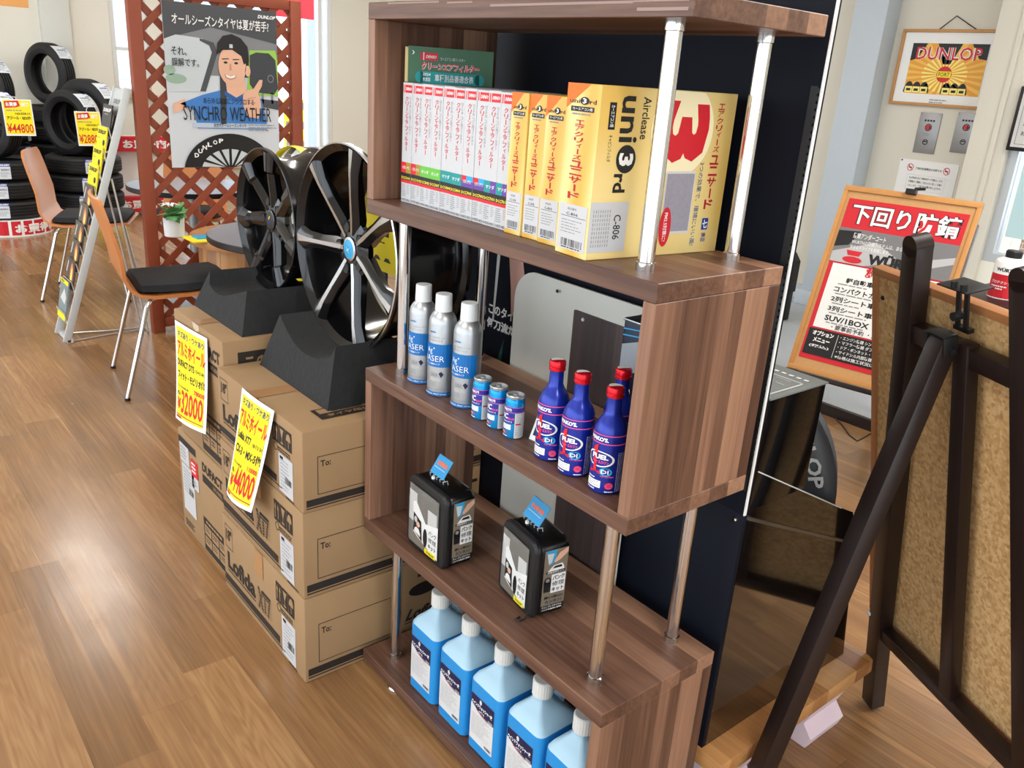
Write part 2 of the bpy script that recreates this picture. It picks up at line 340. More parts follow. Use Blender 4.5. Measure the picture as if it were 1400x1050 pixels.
# left wall with its two windows
yA, yB = Xp(152, 60, XW).y, 1.86          # high window behind the lattice
zA = Xp(165, 128, XW).z
yC, yD = 1.98, Xp(455, 100, XW).y          # low window to its right
zD = Xp(430, 224, XW).z
m_frame = mat('window_frame_white', (232, 234, 234), 0.4, var=0.02); m_glass = mat('window_glass', (255, 255, 255), 0.0, trans=1.0, ior=1.01, spec=0.05)
def wallbox(name, y0, y1, z0, z1): b.box((XW - 0.15, y0, z0), (XW, y1, z1), m_cream)
b = MB()
for y0, y1, z0, z1 in ((-4.2, yA, 0, ZC), (yA, yB, 0, zA), (yB, yC, 0, ZC), (yC, yD, 0, zD), (yD, 4.8, 0, ZC), (yA, yB, 2.6, ZC), (yC, yD, 2.6, ZC)): wallbox('', y0, y1, z0, z1)
struct('wall_left', b)
def window_x(name, y0, y1, z0, z1, mull, hz):
    b = MB(); t = 0.05
    for a in ((y0, z0, y0 + t, z1), (y1 - t, z0, y1, z1), (y0 + t, z0, y1 - t, z0 + t), (y0 + t, z1 - t, y1 - t, z1)): b.box((XW - 0.12, a[0], a[1]), (XW - 0.02, a[2], a[3]), m_frame, 0.004)
    for y in mull: b.box((XW - 0.1, y - 0.02, z0), (XW - 0.04, y + 0.02, z1), m_frame)
    for z in hz: b.box((XW - 0.1, y0, z - 0.015), (XW - 0.04, y1, z + 0.015), m_frame)
    o = struct(name, b)
    g = MB(); g.box((XW - 0.072, y0 + t, z0 + t), (XW - 0.068, y1 - t, z1 - t), m_glass); g.build('pane', o)
    s = MB(); s.box((XW - 0.02, y0 - 0.03, z0 - 0.03), (XW + 0.07, y1 + 0.03, z0), mat('window_sill_wood', (206, 160, 96), 0.5, var=0.05)); s.build('sill', o)
window_x('window_1', yA, yB, zA, 2.6, (yA + 0.24,), (1.42,)); window_x('window_2', yC, yD, zD, 2.6, (yD - 0.13,), ())
b = MB(); p0, p1 = Xp(60, 60, -7.32).y, Xp(100, 60, -7.32).y
b.box((-7.4, p0, 0), (-7.32, p1, ZC), mat('column_pale_grey', (214, 216, 210), 0.7), 0.006); struct('trim_2', b)
m_creamb = mat('cream_wall_dimmed', (216, 211, 197), 0.75)  # same cream wall, darkened in colour to hold back strong light here
# back wall, its column, pillar and window
wx0, wx1, wz0, wz1 = Yp(1388, 180, 4.25).x, 1.4, 0.62, 2.3
b = MB()
for x0, x1, z0, z1 in ((-7.6, wx0, 0, ZC), (wx1, 5.2, 0, ZC), (wx0, wx1, 0, wz0), (wx0, wx1, wz1, ZC)): b.box((x0, YB, z0), (x1, YB + 0.15, z1), m_creamb)
struct('wall_back', b)
yc_ = 4.44; cx0, cx1 = Yp(1159, 60, yc_).x, Yp(1204, 60, yc_).x
m_colm = mat('column_blue_white', (190, 200, 208), 0.6, var=0.02)
b = MB(); b.box((cx0, yc_, 0.05), (cx1, YB, ZC), m_colm, 0.004); b.box((cx0 - 0.03, yc_ - 0.03, 0.05), (cx1 + 0.03, YB, 0.15), m_colm, 0.006); struct('trim_3', b)
b = MB(); b.box((-5.0, YB - 0.03, 0.05), (wx0 - 0.2, YB, 0.15), mat('skirting_grey', (196, 203, 208), 0.6)); struct('baseboard_back', b)
px0 = Yp(1364, 30, 4.2).x
b = MB(); b.box((px0, 4.2, 0.05), (wx0, YB, ZC), m_creamb, 0.004); b.box((wx0 - 0.09, 4.185, 0.05), (wx0 - 0.06, 4.2, ZC), m_creamb, 0.003); struct('trim_4', b)
b = MB(); t = 0.05
for a in ((wx0, wz0, wx0 + t, wz1), (wx1 - t, wz0, wx1, wz1), (wx0 + t, wz0, wx1 - t, wz0 + t), (wx0 + t, wz1 - t, wx1 - t, wz1)): b.box((a[0], YB - 0.36, a[1]), (a[2], YB - 0.28, a[3]), mat('window_frame_grey', (186, 190, 192), 0.4, 0.3))
b.box((wx0, YB - 0.36, 0.05), (wx1, YB, wz0), m_cream); o = struct('window_3', b)
b = MB(); b.box((wx0 + t, YB - 0.325, wz0 + t), (wx1 - t, YB - 0.32, wz1 - t), m_glass); b.build('pane', o)
# the shop front behind the viewer: cream wall on the right, glazing between piers on the near side
b = MB()
for y0, y1, z0_, z1_ in ((-4.2, -3.4, 0, ZC), (0.8, 4.8, 0, ZC), (-3.4, 0.8, 0, 0.3), (-3.4, 0.8, 2.6, ZC), (-1.4, -1.2, 0.3, 2.6)): b.box((5.05, y0, z0_), (5.2, y1, z1_), m_cream)
struct('wall_right', b)
b = MB(); b.box((-7.6, -4.2, 0), (5.2, -4.08, 0.1), m_cream); b.box((-7.6, -4.2, 2.7), (5.2, -4.08, ZC), m_cream)
for x in (-7.6, -5.2, -2.6, 0.0, 2.6, 5.0): b.box((x, -4.2, 0.1), (x + 0.15, -4.08, 2.7), m_cream)
struct('wall_front', b)
# ------------------------------------------------------------------ outside the windows
b = MB(); b.box((-40, -30, -0.25), (40, 30, -0.2), mat('pale_paving', (222, 222, 220), 0.9)); struct('floor_outside', b)
m_brick = bpy.data.materials.new('brick'); m_brick.use_nodes = True; nt = m_brick.node_tree
br = nd(nt, 'ShaderNodeTexBrick'); br.inputs['Scale'].default_value = 7; br.inputs['Color1'].default_value = lin((150, 118, 104)); br.inputs['Color2'].default_value = lin((172, 142, 126)); br.inputs['Mortar'].default_value = lin((206, 200, 194))
mp = nd(nt, 'ShaderNodeMapping'); mp.inputs['Rotation'].default_value = (math.pi / 2, 0, 0); tc = nd(nt, 'ShaderNodeTexCoord'); nt.links.new(tc.outputs['Object'], mp.inputs[0]); nt.links.new(mp.outputs[0], br.inputs['Vector']); nt.links.new(br.outputs[0], nt.nodes['Principled BSDF'].inputs['Base Color'])
b = MB(); b.box((-1.6, 5.35, -0.2), (2.4, 5.5, Yp(1365, 330, 5.35).z + 0.04), m_brick); struct('wall_outside', b)
b = MB(); b.box((-14.0, 1.5, -0.2), (-12.5, 5.6, 4.5), mat('house_blue_grey', (206, 226, 236), 0.8, var=0.05, vscale=2))
o = b.build('neighbouring_building', loc=(-13, 3, -0.2)); tag(o, 'pale blue-grey building outside the window behind the lattice', 'building')
b = MB()
for k in range(6): b.box((-12.5, 1.7 + k * 0.6, 1.0), (-12.46, 2.1 + k * 0.6, 2.4), mat('house_window', (176, 202, 220), 0.2))
b.build('house_windows', o)
pp = Xp(438, 100, -10.5)
b = MB(); b.lathe([(0, -0.2), (0.2, -0.2), (0.15, 6), (0, 6)], mat('pole_concrete', (158, 166, 172), 0.85, var=0.08), (pp.x, pp.y, 0), n=20)
o = b.build('utility_pole', loc=(pp.x, pp.y, -0.2)); tag(o, 'grey concrete utility pole outside the right-hand window', 'pole')
bb = Xp(401, 150, -8.6)
b = MB(); b.box((-8.62, bb.y - 0.12, -0.2), (-8.56, bb.y + 0.12, bb.z + 0.12), m_yel)
o = b.build('striped_barrier', loc=(-8.6, bb.y, -0.2)); tag(o, 'yellow and dark striped barrier board outside, seen through the lattice', 'barrier')
q = Print((-8.555, bb.y - 0.12, bb.z + 0.12), (0, 0.24, 0), (0, 0, -bb.z - 0.3))
for k in range(5): q.poly(m_grey, [(0, 0.02 + 0.2 * k), (1, 0.12 + 0.2 * k - 0.1), (1, 0.2 + 0.2 * k - 0.1), (0, 0.1 + 0.2 * k)], 1)
q.build('stripes', o)
rb = Xp(416, 8, -9.0)
b = MB(); b.box((-9.02, rb.y - 0.5, rb.z - 0.15), (-8.98, rb.y + 0.12, rb.z + 1.6), m_red); b.tube([(-9.0, rb.y - 0.5, -0.2), (-9.0, rb.y - 0.5, rb.z + 1.7)], 0.02, m_white)
o = b.build('banner_flag', loc=(-9, rb.y, -0.2)); tag(o, 'red banner flag hanging outside above the utility pole', 'flag')
# ------------------------------------------------------------------ on the back wall
Y = YB - 0.012
tl, tr, bl = Yp(1238, 40, YB), Yp(1372, 42, YB), Yp(1223, 142, YB)
FW, FH = tr.x - tl.x + 0.02, tl.z - bl.z
fx, fz = tl.x, tl.z
t = thing('framed_poster', 'framed orange sunburst tyre poster hanging on the cream back wall', 'picture', (fx + FW / 2, YB, fz - FH / 2))
b = MB(); fr = 0.018
for a in ((0, 0, FW, fr), (0, FH - fr, FW, FH), (0, fr, fr, FH - fr), (FW - fr, fr, FW, FH - fr)): b.box((fx + a[0], YB - 0.025, fz - a[3]), (fx + a[2], YB - 0.001, fz - a[1]), mat('frame_oak', (190, 140, 84), 0.5, var=0.08), 0.002)
b.build('frame', t)
b = MB(); b.box((fx + fr, YB - 0.012, fz - FH + fr), (fx + FW - fr, YB - 0.002, fz - fr), m_white); b.build('mount', t)
b = MB(); m = (fx + FW / 2, YB - 0.006, fz + 0.075); b.tube([(fx + FW * 0.36, YB - 0.01, fz), m, (fx + FW * 0.72, YB - 0.01, fz)], 0.003, m_kuro, 6); b.build('hanging_cord', t)
q = Print((fx + FW * 0.13, YB - 0.0125, fz - FH * 0.18), (FW * 0.76, 0, 0), (0, 0, -FH * 0.66))
m_sun, m_ray, m_glow = mat('print_amber', (234, 162, 52), 0.5), mat('print_pale_yellow', (255, 236, 130), 0.5), mat('print_gold', (244, 190, 84), 0.5)
q.rect(m_sun, 0, 0, 1, 1)
for k in range(24):
    a, c = 2 * math.pi * k / 24, 2 * math.pi * (k + 0.45) / 24
    def edge(an):
        dx, dy = math.cos(an), math.sin(an); s = min(((1 if dx > 0 else 0) - 0.5) / dx if abs(dx) > 1e-6 else 9, ((1 if dy > 0 else 0) - 0.6) / dy if abs(dy) > 1e-6 else 9); return (0.5 + dx * s, 0.6 + dy * s)
    q.poly(m_glow, [(0.5, 0.6), edge(a), edge(c)], 1)
    q.poly(m_ray, [(0.5, 0.6), (0.5 + 0.3 * math.cos(a), 0.6 + 0.36 * math.sin(a)), (0.5 + 0.3 * math.cos(c), 0.6 + 0.36 * math.sin(c))], 2)
q.poly(m_kuro, [(0, 0), (0.2, 0), (0.1, 0.3), (0, 0.35)], 2).poly(m_kuro, [(0.34, 0), (0.66, 0), (0.55, 0.4), (0.45, 0.4)], 2).poly(m_kuro, [(0.78, 0), (1, 0), (1, 0.3), (0.9, 0.28)], 2)
for k in range(6):
    cx = 0.06 + 0.105 * k + (0.19 if k > 2 else 0)
    q.poly(m_kuro, [(cx + 0.07 * math.cos(math.pi * j / 10), 0.98 - 0.22 * math.sin(math.pi * j / 10)) for j in range(11)], 2).rect(m_ray, cx - 0.05, 0.86, cx + 0.05, 0.98, 3)
    q.rect(m_kuro, cx - 0.03, 0.9, cx + 0.03, 0.95, 4)
q.ell(m_red, 0.5, 0.6, 0.1, 0.16, 3).rect(m_yel, 0.41, 0.54, 0.59, 0.66, 4).text(m_kuro, 'FORT', 0.425, 0.56, 0.575, 0.64, 0.01, 5)
q.text(m_white, 'DUNLOP', 0.07, 0.07, 0.93, 0.32, 0.05, 5).text(m_red, 'DUNLOP', 0.07, 0.07, 0.93, 0.32, 0.01, 6)
q.lines(m_grey, 0.38, 1.1, 0.62, 1.2, 2, 0.4, 1)
q.build('artwork', t)
for k, (u0, u1) in enumerate(((1258, 1292), (1309, 1345))):
    A, Bq = Yp(u0, 153, YB), Yp(u0 - 9, 208, YB); x0 = A.x + 0.01; wd = 0.135; h = A.z - Bq.z
    t = thing('wall_panel', ['left steel push-button panel under the framed poster', 'right steel push-button panel under the framed poster, cut by the pillar'][k], 'panel', (x0, YB, A.z - h), group='steel push-button panels')
    b = MB(); b.box((x0, YB - 0.008, A.z - h), (x0 + wd, YB, A.z), mat('brushed_steel_plate', (150, 150, 150), 0.4, 0.6), 0.002); b.build('plate', t)
    b = MB(); b.lathe([(0, 0.012), (0.012, 0.012), (0.014, 0)], m_red, (x0 + wd * 0.5, YB - 0.008, A.z - h * 0.36), (0, -1, 0), 16); b.build('button', t)
    q = Print((x0, YB - 0.008, A.z), (wd, 0, 0), (0, 0, -h)); q.ring(m_kuro, 0.5, 0.36, 0.16, 0.09, 0.25, 1)
    for j in range(4): q.rect(m_kuro, 0.26 + j * 0.13, 0.17, 0.35 + j * 0.13, 0.215, 1)
    q.lines(m_grey, 0.3, 0.5, 0.7, 0.58, 3, 0.4, 1); q.ring(m_kuro, 0.5, 0.72, 0.13, 0.07, 0.3, 1).rect(m_kuro, 0.42, 0.69, 0.58, 0.72, 2)
    for a in (0.07, 0.93):
        for c in (0.04, 0.96): q.ell(m_grey, a, c, 0.03, 0.015, 1, 10)
    q.build('markings', t)
A = Yp(1232, 216, YB); x1 = Yp(1313, 222, YB).x; Wn = x1 - A.x; Hn = 0.30
b = MB(); b.box((A.x, YB - 0.003, A.z - Hn), (x1, YB - 0.001, A.z), m_white)
o = b.build('no_smoking_notice', loc=(A.x, YB, A.z - Hn)); tag(o, 'white no smoking notice with two red symbols taped to the back wall', 'notice')
q = Print((A.x, YB - 0.003, A.z), (Wn, 0, 0), (0, 0, -Hn))
for cx in (0.2, 0.82):
    q.ring(m_red, cx, 0.16, 0.055, 0.075, 0.2, 1).poly(m_red, [(cx - 0.045, 0.11), (cx - 0.035, 0.1), (cx + 0.045, 0.21), (cx + 0.035, 0.22)], 2).rect(m_kuro, cx - 0.03, 0.15, cx + 0.03, 0.17, 1)
q.text(m_kuro, '敷地内全面禁煙のお知らせ', 0.29, 0.14, 0.74, 0.19, 0.02, 1); q.frame(m_lgrey, 0.18, 0.3, 0.84, 0.62, 0.004, 0.006, 1)
for k, s in enumerate(('2020年4月1日より敷地内すべて禁煙とします。', 'お客様のご理解とご協力のほど宜しくお願い', 'いたします。ご協力をお願い申し上げます。')): q.text(m_kuro, s, 0.22, 0.34 + k * 0.08, 0.8, 0.39 + k * 0.08, 0.01, 1, res=1)
q.text(m_red, 'N O  S M O K I N G', 0.22, 0.68, 0.66, 0.73, 0.01, 1); q.ell(m_blue, 0.03, 0.03, 0.015, 0.02, 2, 10); q.build('print', o)
# framed sign and sheet at the right-hand window
A, Bq = Yp(1398, 118, 4.2), Yp(1378, 205, 4.2)
b = MB(); b.box((Bq.x, 4.165, Bq.z), (Bq.x + 0.4, 4.195, A.z), m_kuro, 0.003); b.box((Bq.x + 0.02, 4.16, Bq.z + 0.02), (Bq.x + 0.38, 4.166, A.z - 0.02), m_lgrey)
o = b.build('framed_sign', loc=(Bq.x, 4.2, Bq.z)); tag(o, 'black framed grey sign at the right edge above the window', 'sign')
q = Print((Bq.x + 0.03, 4.16, A.z - 0.02), (0.34, 0, 0), (0, 0, -(A.z - Bq.z) + 0.04)); q.frame(m_grey, 0.02, 0.05, 0.98, 0.95, 0.01, 0.01, 1)
for k in range(4): q.text(m_kuro, 'お車の点検', 0.08, 0.2 + 0.17 * k, 0.5, 0.28 + 0.17 * k, 0.01, 1, res=1)
q.build('print', o)
A = Yp(1396, 210, 4.23); b = MB(); b.box((A.x + 0.03, 4.225, Yp(1367, 322, 4.23).z), (A.x + 0.5, 4.23, A.z + 0.02), mat('pale_blue_sheet', (190, 220, 226), 0.6))
o = b.build('window_sheet', loc=(A.x, 4.23, A.z)); tag(o, 'pale blue sheet stuck inside the window above the brickwork', 'sheet')
# orange notice on the left wall
A, Bq = Xp(-60, 12, XW), Xp(39, 11, XW)
b = MB(); b.box((XW, A.y, Bq.z), (XW + 0.004, Bq.y, Bq.z + 0.3), mat('orange_paper', (244, 176, 104), 0.6)); o = b.build('wall_notice', loc=(XW, Bq.y, Bq.z)); tag(o, 'orange paper notice high on the cream wall above the tyres', 'notice')
q = Print((XW + 0.004, A.y, Bq.z + 0.3), (0, Bq.y - A.y, 0), (0, 0, -0.3)); q.lines(m_orange, 0.05, 0.1, 0.95, 0.85, 5, 0.5, 1); q.build('print', o)
# ================================================================== THE SHELF
SW, SD, ST = 0.8, 0.2991, 0.02954
ZL = [1.53781, 1.16858, 0.79896, 0.42715, 0.05154]
sh = thing('display_shelf', 'tall zigzag walnut shelf with chrome posts in the middle of the shop', 'shelf', (0.4, 0.15, 0))
for z in ZL:
    b = MB(); b.box((0, 0, z - ST), (SW, SD, z), walX, 0.0012, 1); b.build('board', sh)
for k, (x0, x1) in enumerate(((0, 0.024), (SW - 0.024, SW), (0, 0.024), (SW - 0.024, SW))):
    b = MB(); b.box((x0, 0.0005, ZL[k + 1] + 0.0002), (x1, SD - 0.0005, ZL[k] - ST - 0.0002), walZ, 0.001, 1); b.build('side_panel', sh)
for k, xs in enumerate((0.729, 0.072, 0.729, 0.072)):
    for y in (0.05, 0.256):
        b = MB(); b.lathe([(0.0, 0), (0.0145, 0), (0.0145, 0.012), (0.0125, 0.013), (0.0125, ZL[k] - ZL[k + 1] - ST - 0.013), (0.0145, ZL[k] - ZL[k + 1] - ST - 0.012), (0.0145, ZL[k] - ZL[k + 1] - ST), (0, ZL[k] - ZL[k + 1] - ST)], m_chrome, (xs, y, ZL[k + 1]), n=24); b.build('post', sh)
for x in (0.115, 0.69):
    for y in (0.035, 0.265):
        b = MB(); b.lathe([(0, 0), (0.027, 0, m_chrome), (0.029, 0.004, m_chrome), (0.027, 0.008), (0.008, 0.009), (0.008, 0.0215), (0, 0.0215)], m_black, (x, y, 0.0003), n=28); b.build('foot', sh)
q = Print((0, 0, ZL[0]), (SW, 0, 0), (0, 0, -ST)); m_scr = mat('tape_residue', (150, 128, 122), 0.7)
for x0, y0, x1, y1 in ((0.09, 0.05, 0.3, 0.14), (0.33, 0.12, 0.42, 0.2), (0.48, 0.3, 0.87, 0.42), (0.88, 0.6, 0.99, 0.74), (0.87, 0.3, 0.99, 0.37)): q.rect(m_scr, x0, y0, x1, y1)
q.build('tape_mark', sh)
# ------------------------------------------------------------------ white filter boxes
z1, z2, z3, z4 = ZL[1:]
BW, BH = 0.0352, 0.2305
spec = [((m_red, m_olive), 'DCC1014', 'leftmost white filter box, its band red and olive'), ((m_red, m_olive), 'DCC1014', 'second white filter box from the left, its band red and olive'),
        ((m_green,), 'DCC3003', 'third white filter box from the left, its band plain green'), ((m_green,), 'DCC3007', 'fourth white filter box from the left, its band plain green'),
        ((m_teal,), 'DCC4004', 'fifth white filter box from the left, its band plain teal'), ((m_teal,), 'DCC4006', 'sixth white filter box from the left, its band plain teal'),
        ((m_red, m_cyan, m_purple), 'DCC7003', 'seventh white filter box from the left, its band red, blue and purple'), ((m_red, m_cyan, m_purple), 'DCC7003', 'eighth white filter box from the left, its band red, blue and purple'),
        ((m_teal, m_purple), 'DCC7010', 'ninth white filter box from the left, its band teal and purple'), ((m_teal, m_purple), 'DCC7010', 'last white filter box on the right, touching the first yellow box')]
m_wbox = mat('white_carton', (192, 193, 196), 0.45)
for i, (band, code, lab) in enumerate(spec):
    x0, y0 = 0.0525 + i * BW, 0.049 - 0.0004 * i + (0.0012 if i % 3 == 1 else 0)
    t = thing('filter_box', lab, 'box', (x0 + BW / 2, y0 + 0.1, z1), group='white filter boxes in a row')
    b = MB(); b.box((x0 + 0.0003, y0, z1 + 0.0002), (x0 + BW - 0.0003, y0 + 0.2, z1 + BH - 0.001 * (i % 2)), m_wbox, 0.0008, 1); b.build('carton', t)
    q = Print((x0, y0, z1 + BH), (BW, 0, 0), (0, 0, -BH), base=0.0004, step=0.0001)
    q.rect(m_red, 0.1, 0.02, 0.95, 0.082).text(m_white, 'DENSO', 0.32, 0.038, 0.9, 0.064, 0.03, 1, shear=0.06, res=1).rect(m_white, 0.2, 0.02, 0.24, 0.082, 1)
    q.vtext(m_red, 'クリーンエアフィルター', 0.31, 0.11, 0.61, 0.56, 0.006); q.vtext(m_grey, 'カーエアコン用フィルター', 0.7, 0.11, 0.88, 0.42, 0.0)
    if len(band) == 3: q.rect(band[0], 0, 0.655, 0.45, 0.7).rect(band[1], 0.45, 0.655, 1, 0.7).rect(band[2], 0, 0.7, 1, 0.745)
    else:
        for k, mm in enumerate(band): q.rect(mm, k / len(band), 0.655, (k + 1) / len(band), 0.745)
    q.text(m_white, {m_red: 'トヨタ レクサス', m_green: 'ホンダ', m_teal: 'マツダ'}[band[0]], 0.15, 0.685, 0.85, 0.715, 0.01, 2, res=1)
    q.rect(m_kuro, 0, 0.745, 1, 0.805).text(m_yel, code, 0.06, 0.775, 0.94, 0.8, 0.02, 1, res=1).rect(m_red, 0, 0.805, 1, 0.83).lines(m_grey, 0.08, 0.845, 0.55, 0.955, 7, 0.4, 1, i).lines(m_grey, 0.65, 0.845, 0.92, 0.93, 6, 0.3, 1, i + 9)
    q.text(m_kuro, '014535-0820', 0.05, 0.965, 0.95, 0.985, 0.0, 1, res=1); q.build('printing', t)
# booklet of part numbers on top
pa, pb = V((0.052, 0.06)), V((0.122, 0.215)); dd = (pb - pa); zb, zt = z1 + BH + 0.001, 1.4665
t = thing('booklet', 'green filter catalogue booklet standing behind the tops of the white boxes', 'booklet', (pa.x, pa.y, zb))
nn = V((dd.y, -dd.x)).normalized()
b = MB(); b.obox((pa.x, pa.y, zb), (dd.x, dd.y, 0), (-nn.x * 0.004, -nn.y * 0.004, 0), (0, 0, zt - zb), mat('booklet_green', (34, 90, 52), 0.3)); b.build('cover', t)
b = MB(); b.obox((pa.x - nn.x * 0.006 - dd.x * 0.03, pa.y - nn.y * 0.006 - dd.y * 0.03, zb), (dd.x * 0.97, dd.y * 0.97, 0), (-nn.x * 0.005, -nn.y * 0.005, 0), (0, 0, zt - zb - 0.002), mat('booklet_pages', (214, 196, 140), 0.7)); b.build('pages', t)
q = Print((pa.x, pa.y, zt), (dd.x, dd.y, 0), (0, 0, -0.068), base=0.0004)
q.rect(m_red, 0.14, 0.15, 0.34, 0.36).text(m_white, 'DENSO', 0.2, 0.22, 0.32, 0.3, 0.02, 1, shear=0.06).rect(m_white, 0.17, 0.15, 0.18, 0.36, 1).text(m_lgrey, 'カーエアコン用フィルター', 0.37, 0.25, 0.66, 0.34, 0, 1)
q.text(m_white, 'クリーンエアフィルター', 0.15, 0.4, 0.84, 0.63, 0.07, 1).text(m_red, 'クリーンエアフィルター', 0.15, 0.4, 0.84, 0.63, 0.025, 2)
q.ell(m_teal, 0.14, 0.82, 0.06, 0.16, 1).ell(m_teal, 0.84, 0.82, 0.06, 0.16, 1).rect(m_teal, 0.14, 0.66, 0.84, 0.98, 1)
q.text(m_white, '2024', 0.17, 0.7, 0.26, 0.78, 0.02, 3).text(m_white, '年度版', 0.17, 0.82, 0.26, 0.93, 0.008, 3).text(m_white, '車種別品番適合表', 0.31, 0.72, 0.77, 0.92, 0.008, 3).text(m_white, '›', 0.04, 0.12, 0.07, 0.22, 0.01, 1); q.build('printing', t)
# ------------------------------------------------------------------ yellow cabin filter boxes
def gold():
    m = bpy.data.materials.new('gold_carton'); m.use_nodes = True; nt = m.node_tree; bb = nt.nodes['Principled BSDF']
    tc = nd(nt, 'ShaderNodeTexCoord'); wv = nd(nt, 'ShaderNodeTexWave'); wv.inputs['Scale'].default_value = 4; wv.inputs['Distortion'].default_value = 3; wv.inputs['Detail'].default_value = 1
    nt.links.new(tc.outputs['Object'], wv.inputs[0]); nt.links.new(ramp(nt, wv.outputs[0], [(0, (214, 166, 66)), (0.5, (224, 186, 96)), (1, (230, 206, 138))]), bb.inputs[0]); bb.inputs['Roughness'].default_value = 0.35; return m
m_gold = gold()
m_crimson = mat('print_crimson', (176, 24, 44), 0.5)
def spine_print(t, o, u, h, code, seed):
    q = Print(o, u, (0, 0, -h), base=0.0004, step=0.0001)
    q.poly(m_orange, [(0, 0), (0.7, 0.0), (0.0, 0.14)], 0)
    q.text(m_kuro, 'uni', 0.1, 0.085, 0.4, 0.11, 0.01, 1, res=1).ell(m_kuro, 0.55, 0.095, 0.14, 0.022, 1, 16).text(m_white, '3', 0.49, 0.08, 0.61, 0.11, 0.03, 2, res=1).text(m_kuro, 'rd', 0.7, 0.085, 0.9, 0.11, 0.01, 1, res=1)
    q.rect(m_kuro, 0.15, 0.127, 0.85, 0.155, 1).text(m_white, 'カーエアコン用', 0.2, 0.133, 0.8, 0.149, 0.01, 2, res=1).lines(m_grey, 0.2, 0.165, 0.8, 0.18, 1, 0.6, 1, seed)
    q.vtext(m_crimson, 'エアクリィーズ', 0.32, 0.2, 0.6, 0.43, 0.015); q.vtext(m_crimson, 'ユニサード', 0.27, 0.43, 0.65, 0.66, 0.025)
    q.rect(m_wbox, 0.06, 0.69, 0.94, 0.965, 1).text(m_kuro, '純正番号', 0.32, 0.71, 0.6, 0.725, 0, 2, res=1).text(m_kuro, code, 0.28, 0.738, 0.66, 0.757, 0.02, 2, res=1).rect(m_kuro, 0.12, 0.762, 0.9, 0.765, 2)
    q.lines(m_grey, 0.15, 0.785, 0.85, 0.875, 5, 0.3, 2, seed).barcode(0.18, 0.9, 0.85, 0.945, 2, seed).lines(m_kuro, 0.2, 0.95, 0.85, 0.958, 1, 0.8, 2, seed); q.build('spine_printing', t)
for i, (xa, ya, wd, code) in enumerate(((0.4075, 0.038, 0.0425, 'C-106'), (0.4515, 0.041, 0.0435, 'C-306'), (0.4965, 0.037, 0.049, 'C-803'))):
    t = thing('cabin_filter_box', ['thin yellow filter box next to the white boxes', 'thin yellow filter box in the middle of the three', 'thin yellow filter box beside the large yellow box'][i], 'box', (xa + wd / 2, ya + 0.1, z1), group='thin yellow filter boxes')
    b = MB(); b.box((xa, ya, z1 + 0.0002), (xa + wd, ya + 0.2, z1 + 0.2315), m_gold, 0.0008, 1); b.build('carton', t); spine_print(t, (xa, ya, z1 + 0.2315), (wd, 0, 0), 0.2315, code, i + 4)
rz = math.radians(-5); ca, sa = math.cos(rz), math.sin(rz)
ux, uy = V((ca, sa, 0)), V((-sa, ca, 0)); o0 = V((0.569, 0.013, z1)); LW, LD, LH = 0.0775, 0.283, 0.2525
o0.z += 0.0003
t = thing('cabin_filter_box', 'large yellow filter box with a big red 3 standing behind the chrome post', 'box', o0 + ux * LW / 2 + uy * LD / 2)
b = MB(); b.obox(o0, ux * LW, uy * LD, (0, 0, LH), m_gold, 0.001, 1); b.build('carton', t)
spine_print(t, o0 + V((0, 0, LH)), ux * LW, LH, 'C-806', 8)
q = Print(o0 + ux * LW + V((0, 0, LH)) - uy * LD * 0.045, uy * LD, (0, 0, -LH), base=0.0004, step=0.0001)
m_disc = mat('print_pale_cream', (244, 232, 190), 0.45); m_filt = mat('filter_felt', (150, 146, 158), 0.9, var=0.15, vscale=140)
q.text(m_kuro, 'uni', 0.19, 0.05, 0.315, 0.31, 0.02, 1, rot=90).ell(m_kuro, 0.255, 0.405, 0.068, 0.082, 1).text(m_white, '3', 0.205, 0.37, 0.305, 0.445, 0.04, 2, rot=90).text(m_kuro, 'rd', 0.185, 0.49, 0.27, 0.6, 0.03, 1, rot=90)
q.text(m_kuro, 'Airclease', 0.335, 0.05, 0.39, 0.29, 0.01, 1, rot=90); q.rect(m_kuro, 0.11, 0.09, 0.155, 0.24, 1).text(m_white, 'カーエアコン用', 0.12, 0.105, 0.145, 0.225, 0.01, 2, rot=90).text(m_kuro, 'キャビンフィルタ', 0.12, 0.27, 0.148, 0.42, 0.0, 1, rot=90)
q.rect(m_wbox, 0.047, 0.655, 0.31, 0.955, 1).text(m_kuro, 'C-806', 0.215, 0.73, 0.265, 0.88, 0.01, 2, rot=90)
for k in range(8): q.lines(m_grey, 0.07 + 0.016 * k, 0.7, 0.077 + 0.016 * k, 0.93, 9, 0.7, 2, k)
q.poly(m_disc, [(0.645 + 0.235 * math.cos(2 * math.pi * k / 40), max(0.004, 0.23 + 0.275 * math.sin(2 * math.pi * k / 40))) for k in range(40)], 1).text(m_red, '3', 0.475, 0.06, 0.845, 0.425, 0.05, 2, rot=90)
q.rect(m_lgrey, 0.565, 0.475, 0.79, 0.865, 2).rect(m_filt, 0.572, 0.49, 0.783, 0.85, 3)
q.ell(m_red, 0.6, 0.82, 0.045, 0.125, 4, 24).text(m_white, 'PM2.5対策に!', 0.585, 0.73, 0.617, 0.91, 0.01, 5, rot=90)
q.ell(m_kuro, 0.505, 0.545, 0.03, 0.04, 2).text(m_white, '1', 0.492, 0.52, 0.516, 0.57, 0.02, 3, res=1).text(m_kuro, '除塵効果', 0.485, 0.6, 0.525, 0.73, 0.01, 2, rot=90).ell(m_kuro, 0.5, 0.785, 0.03, 0.04, 2).text(m_white, '2', 0.487, 0.76, 0.511, 0.81, 0.02, 3, res=1)
q.text(m_kuro, '脱臭効果', 0.482, 0.84, 0.522, 0.965, 0.01, 2, rot=90)
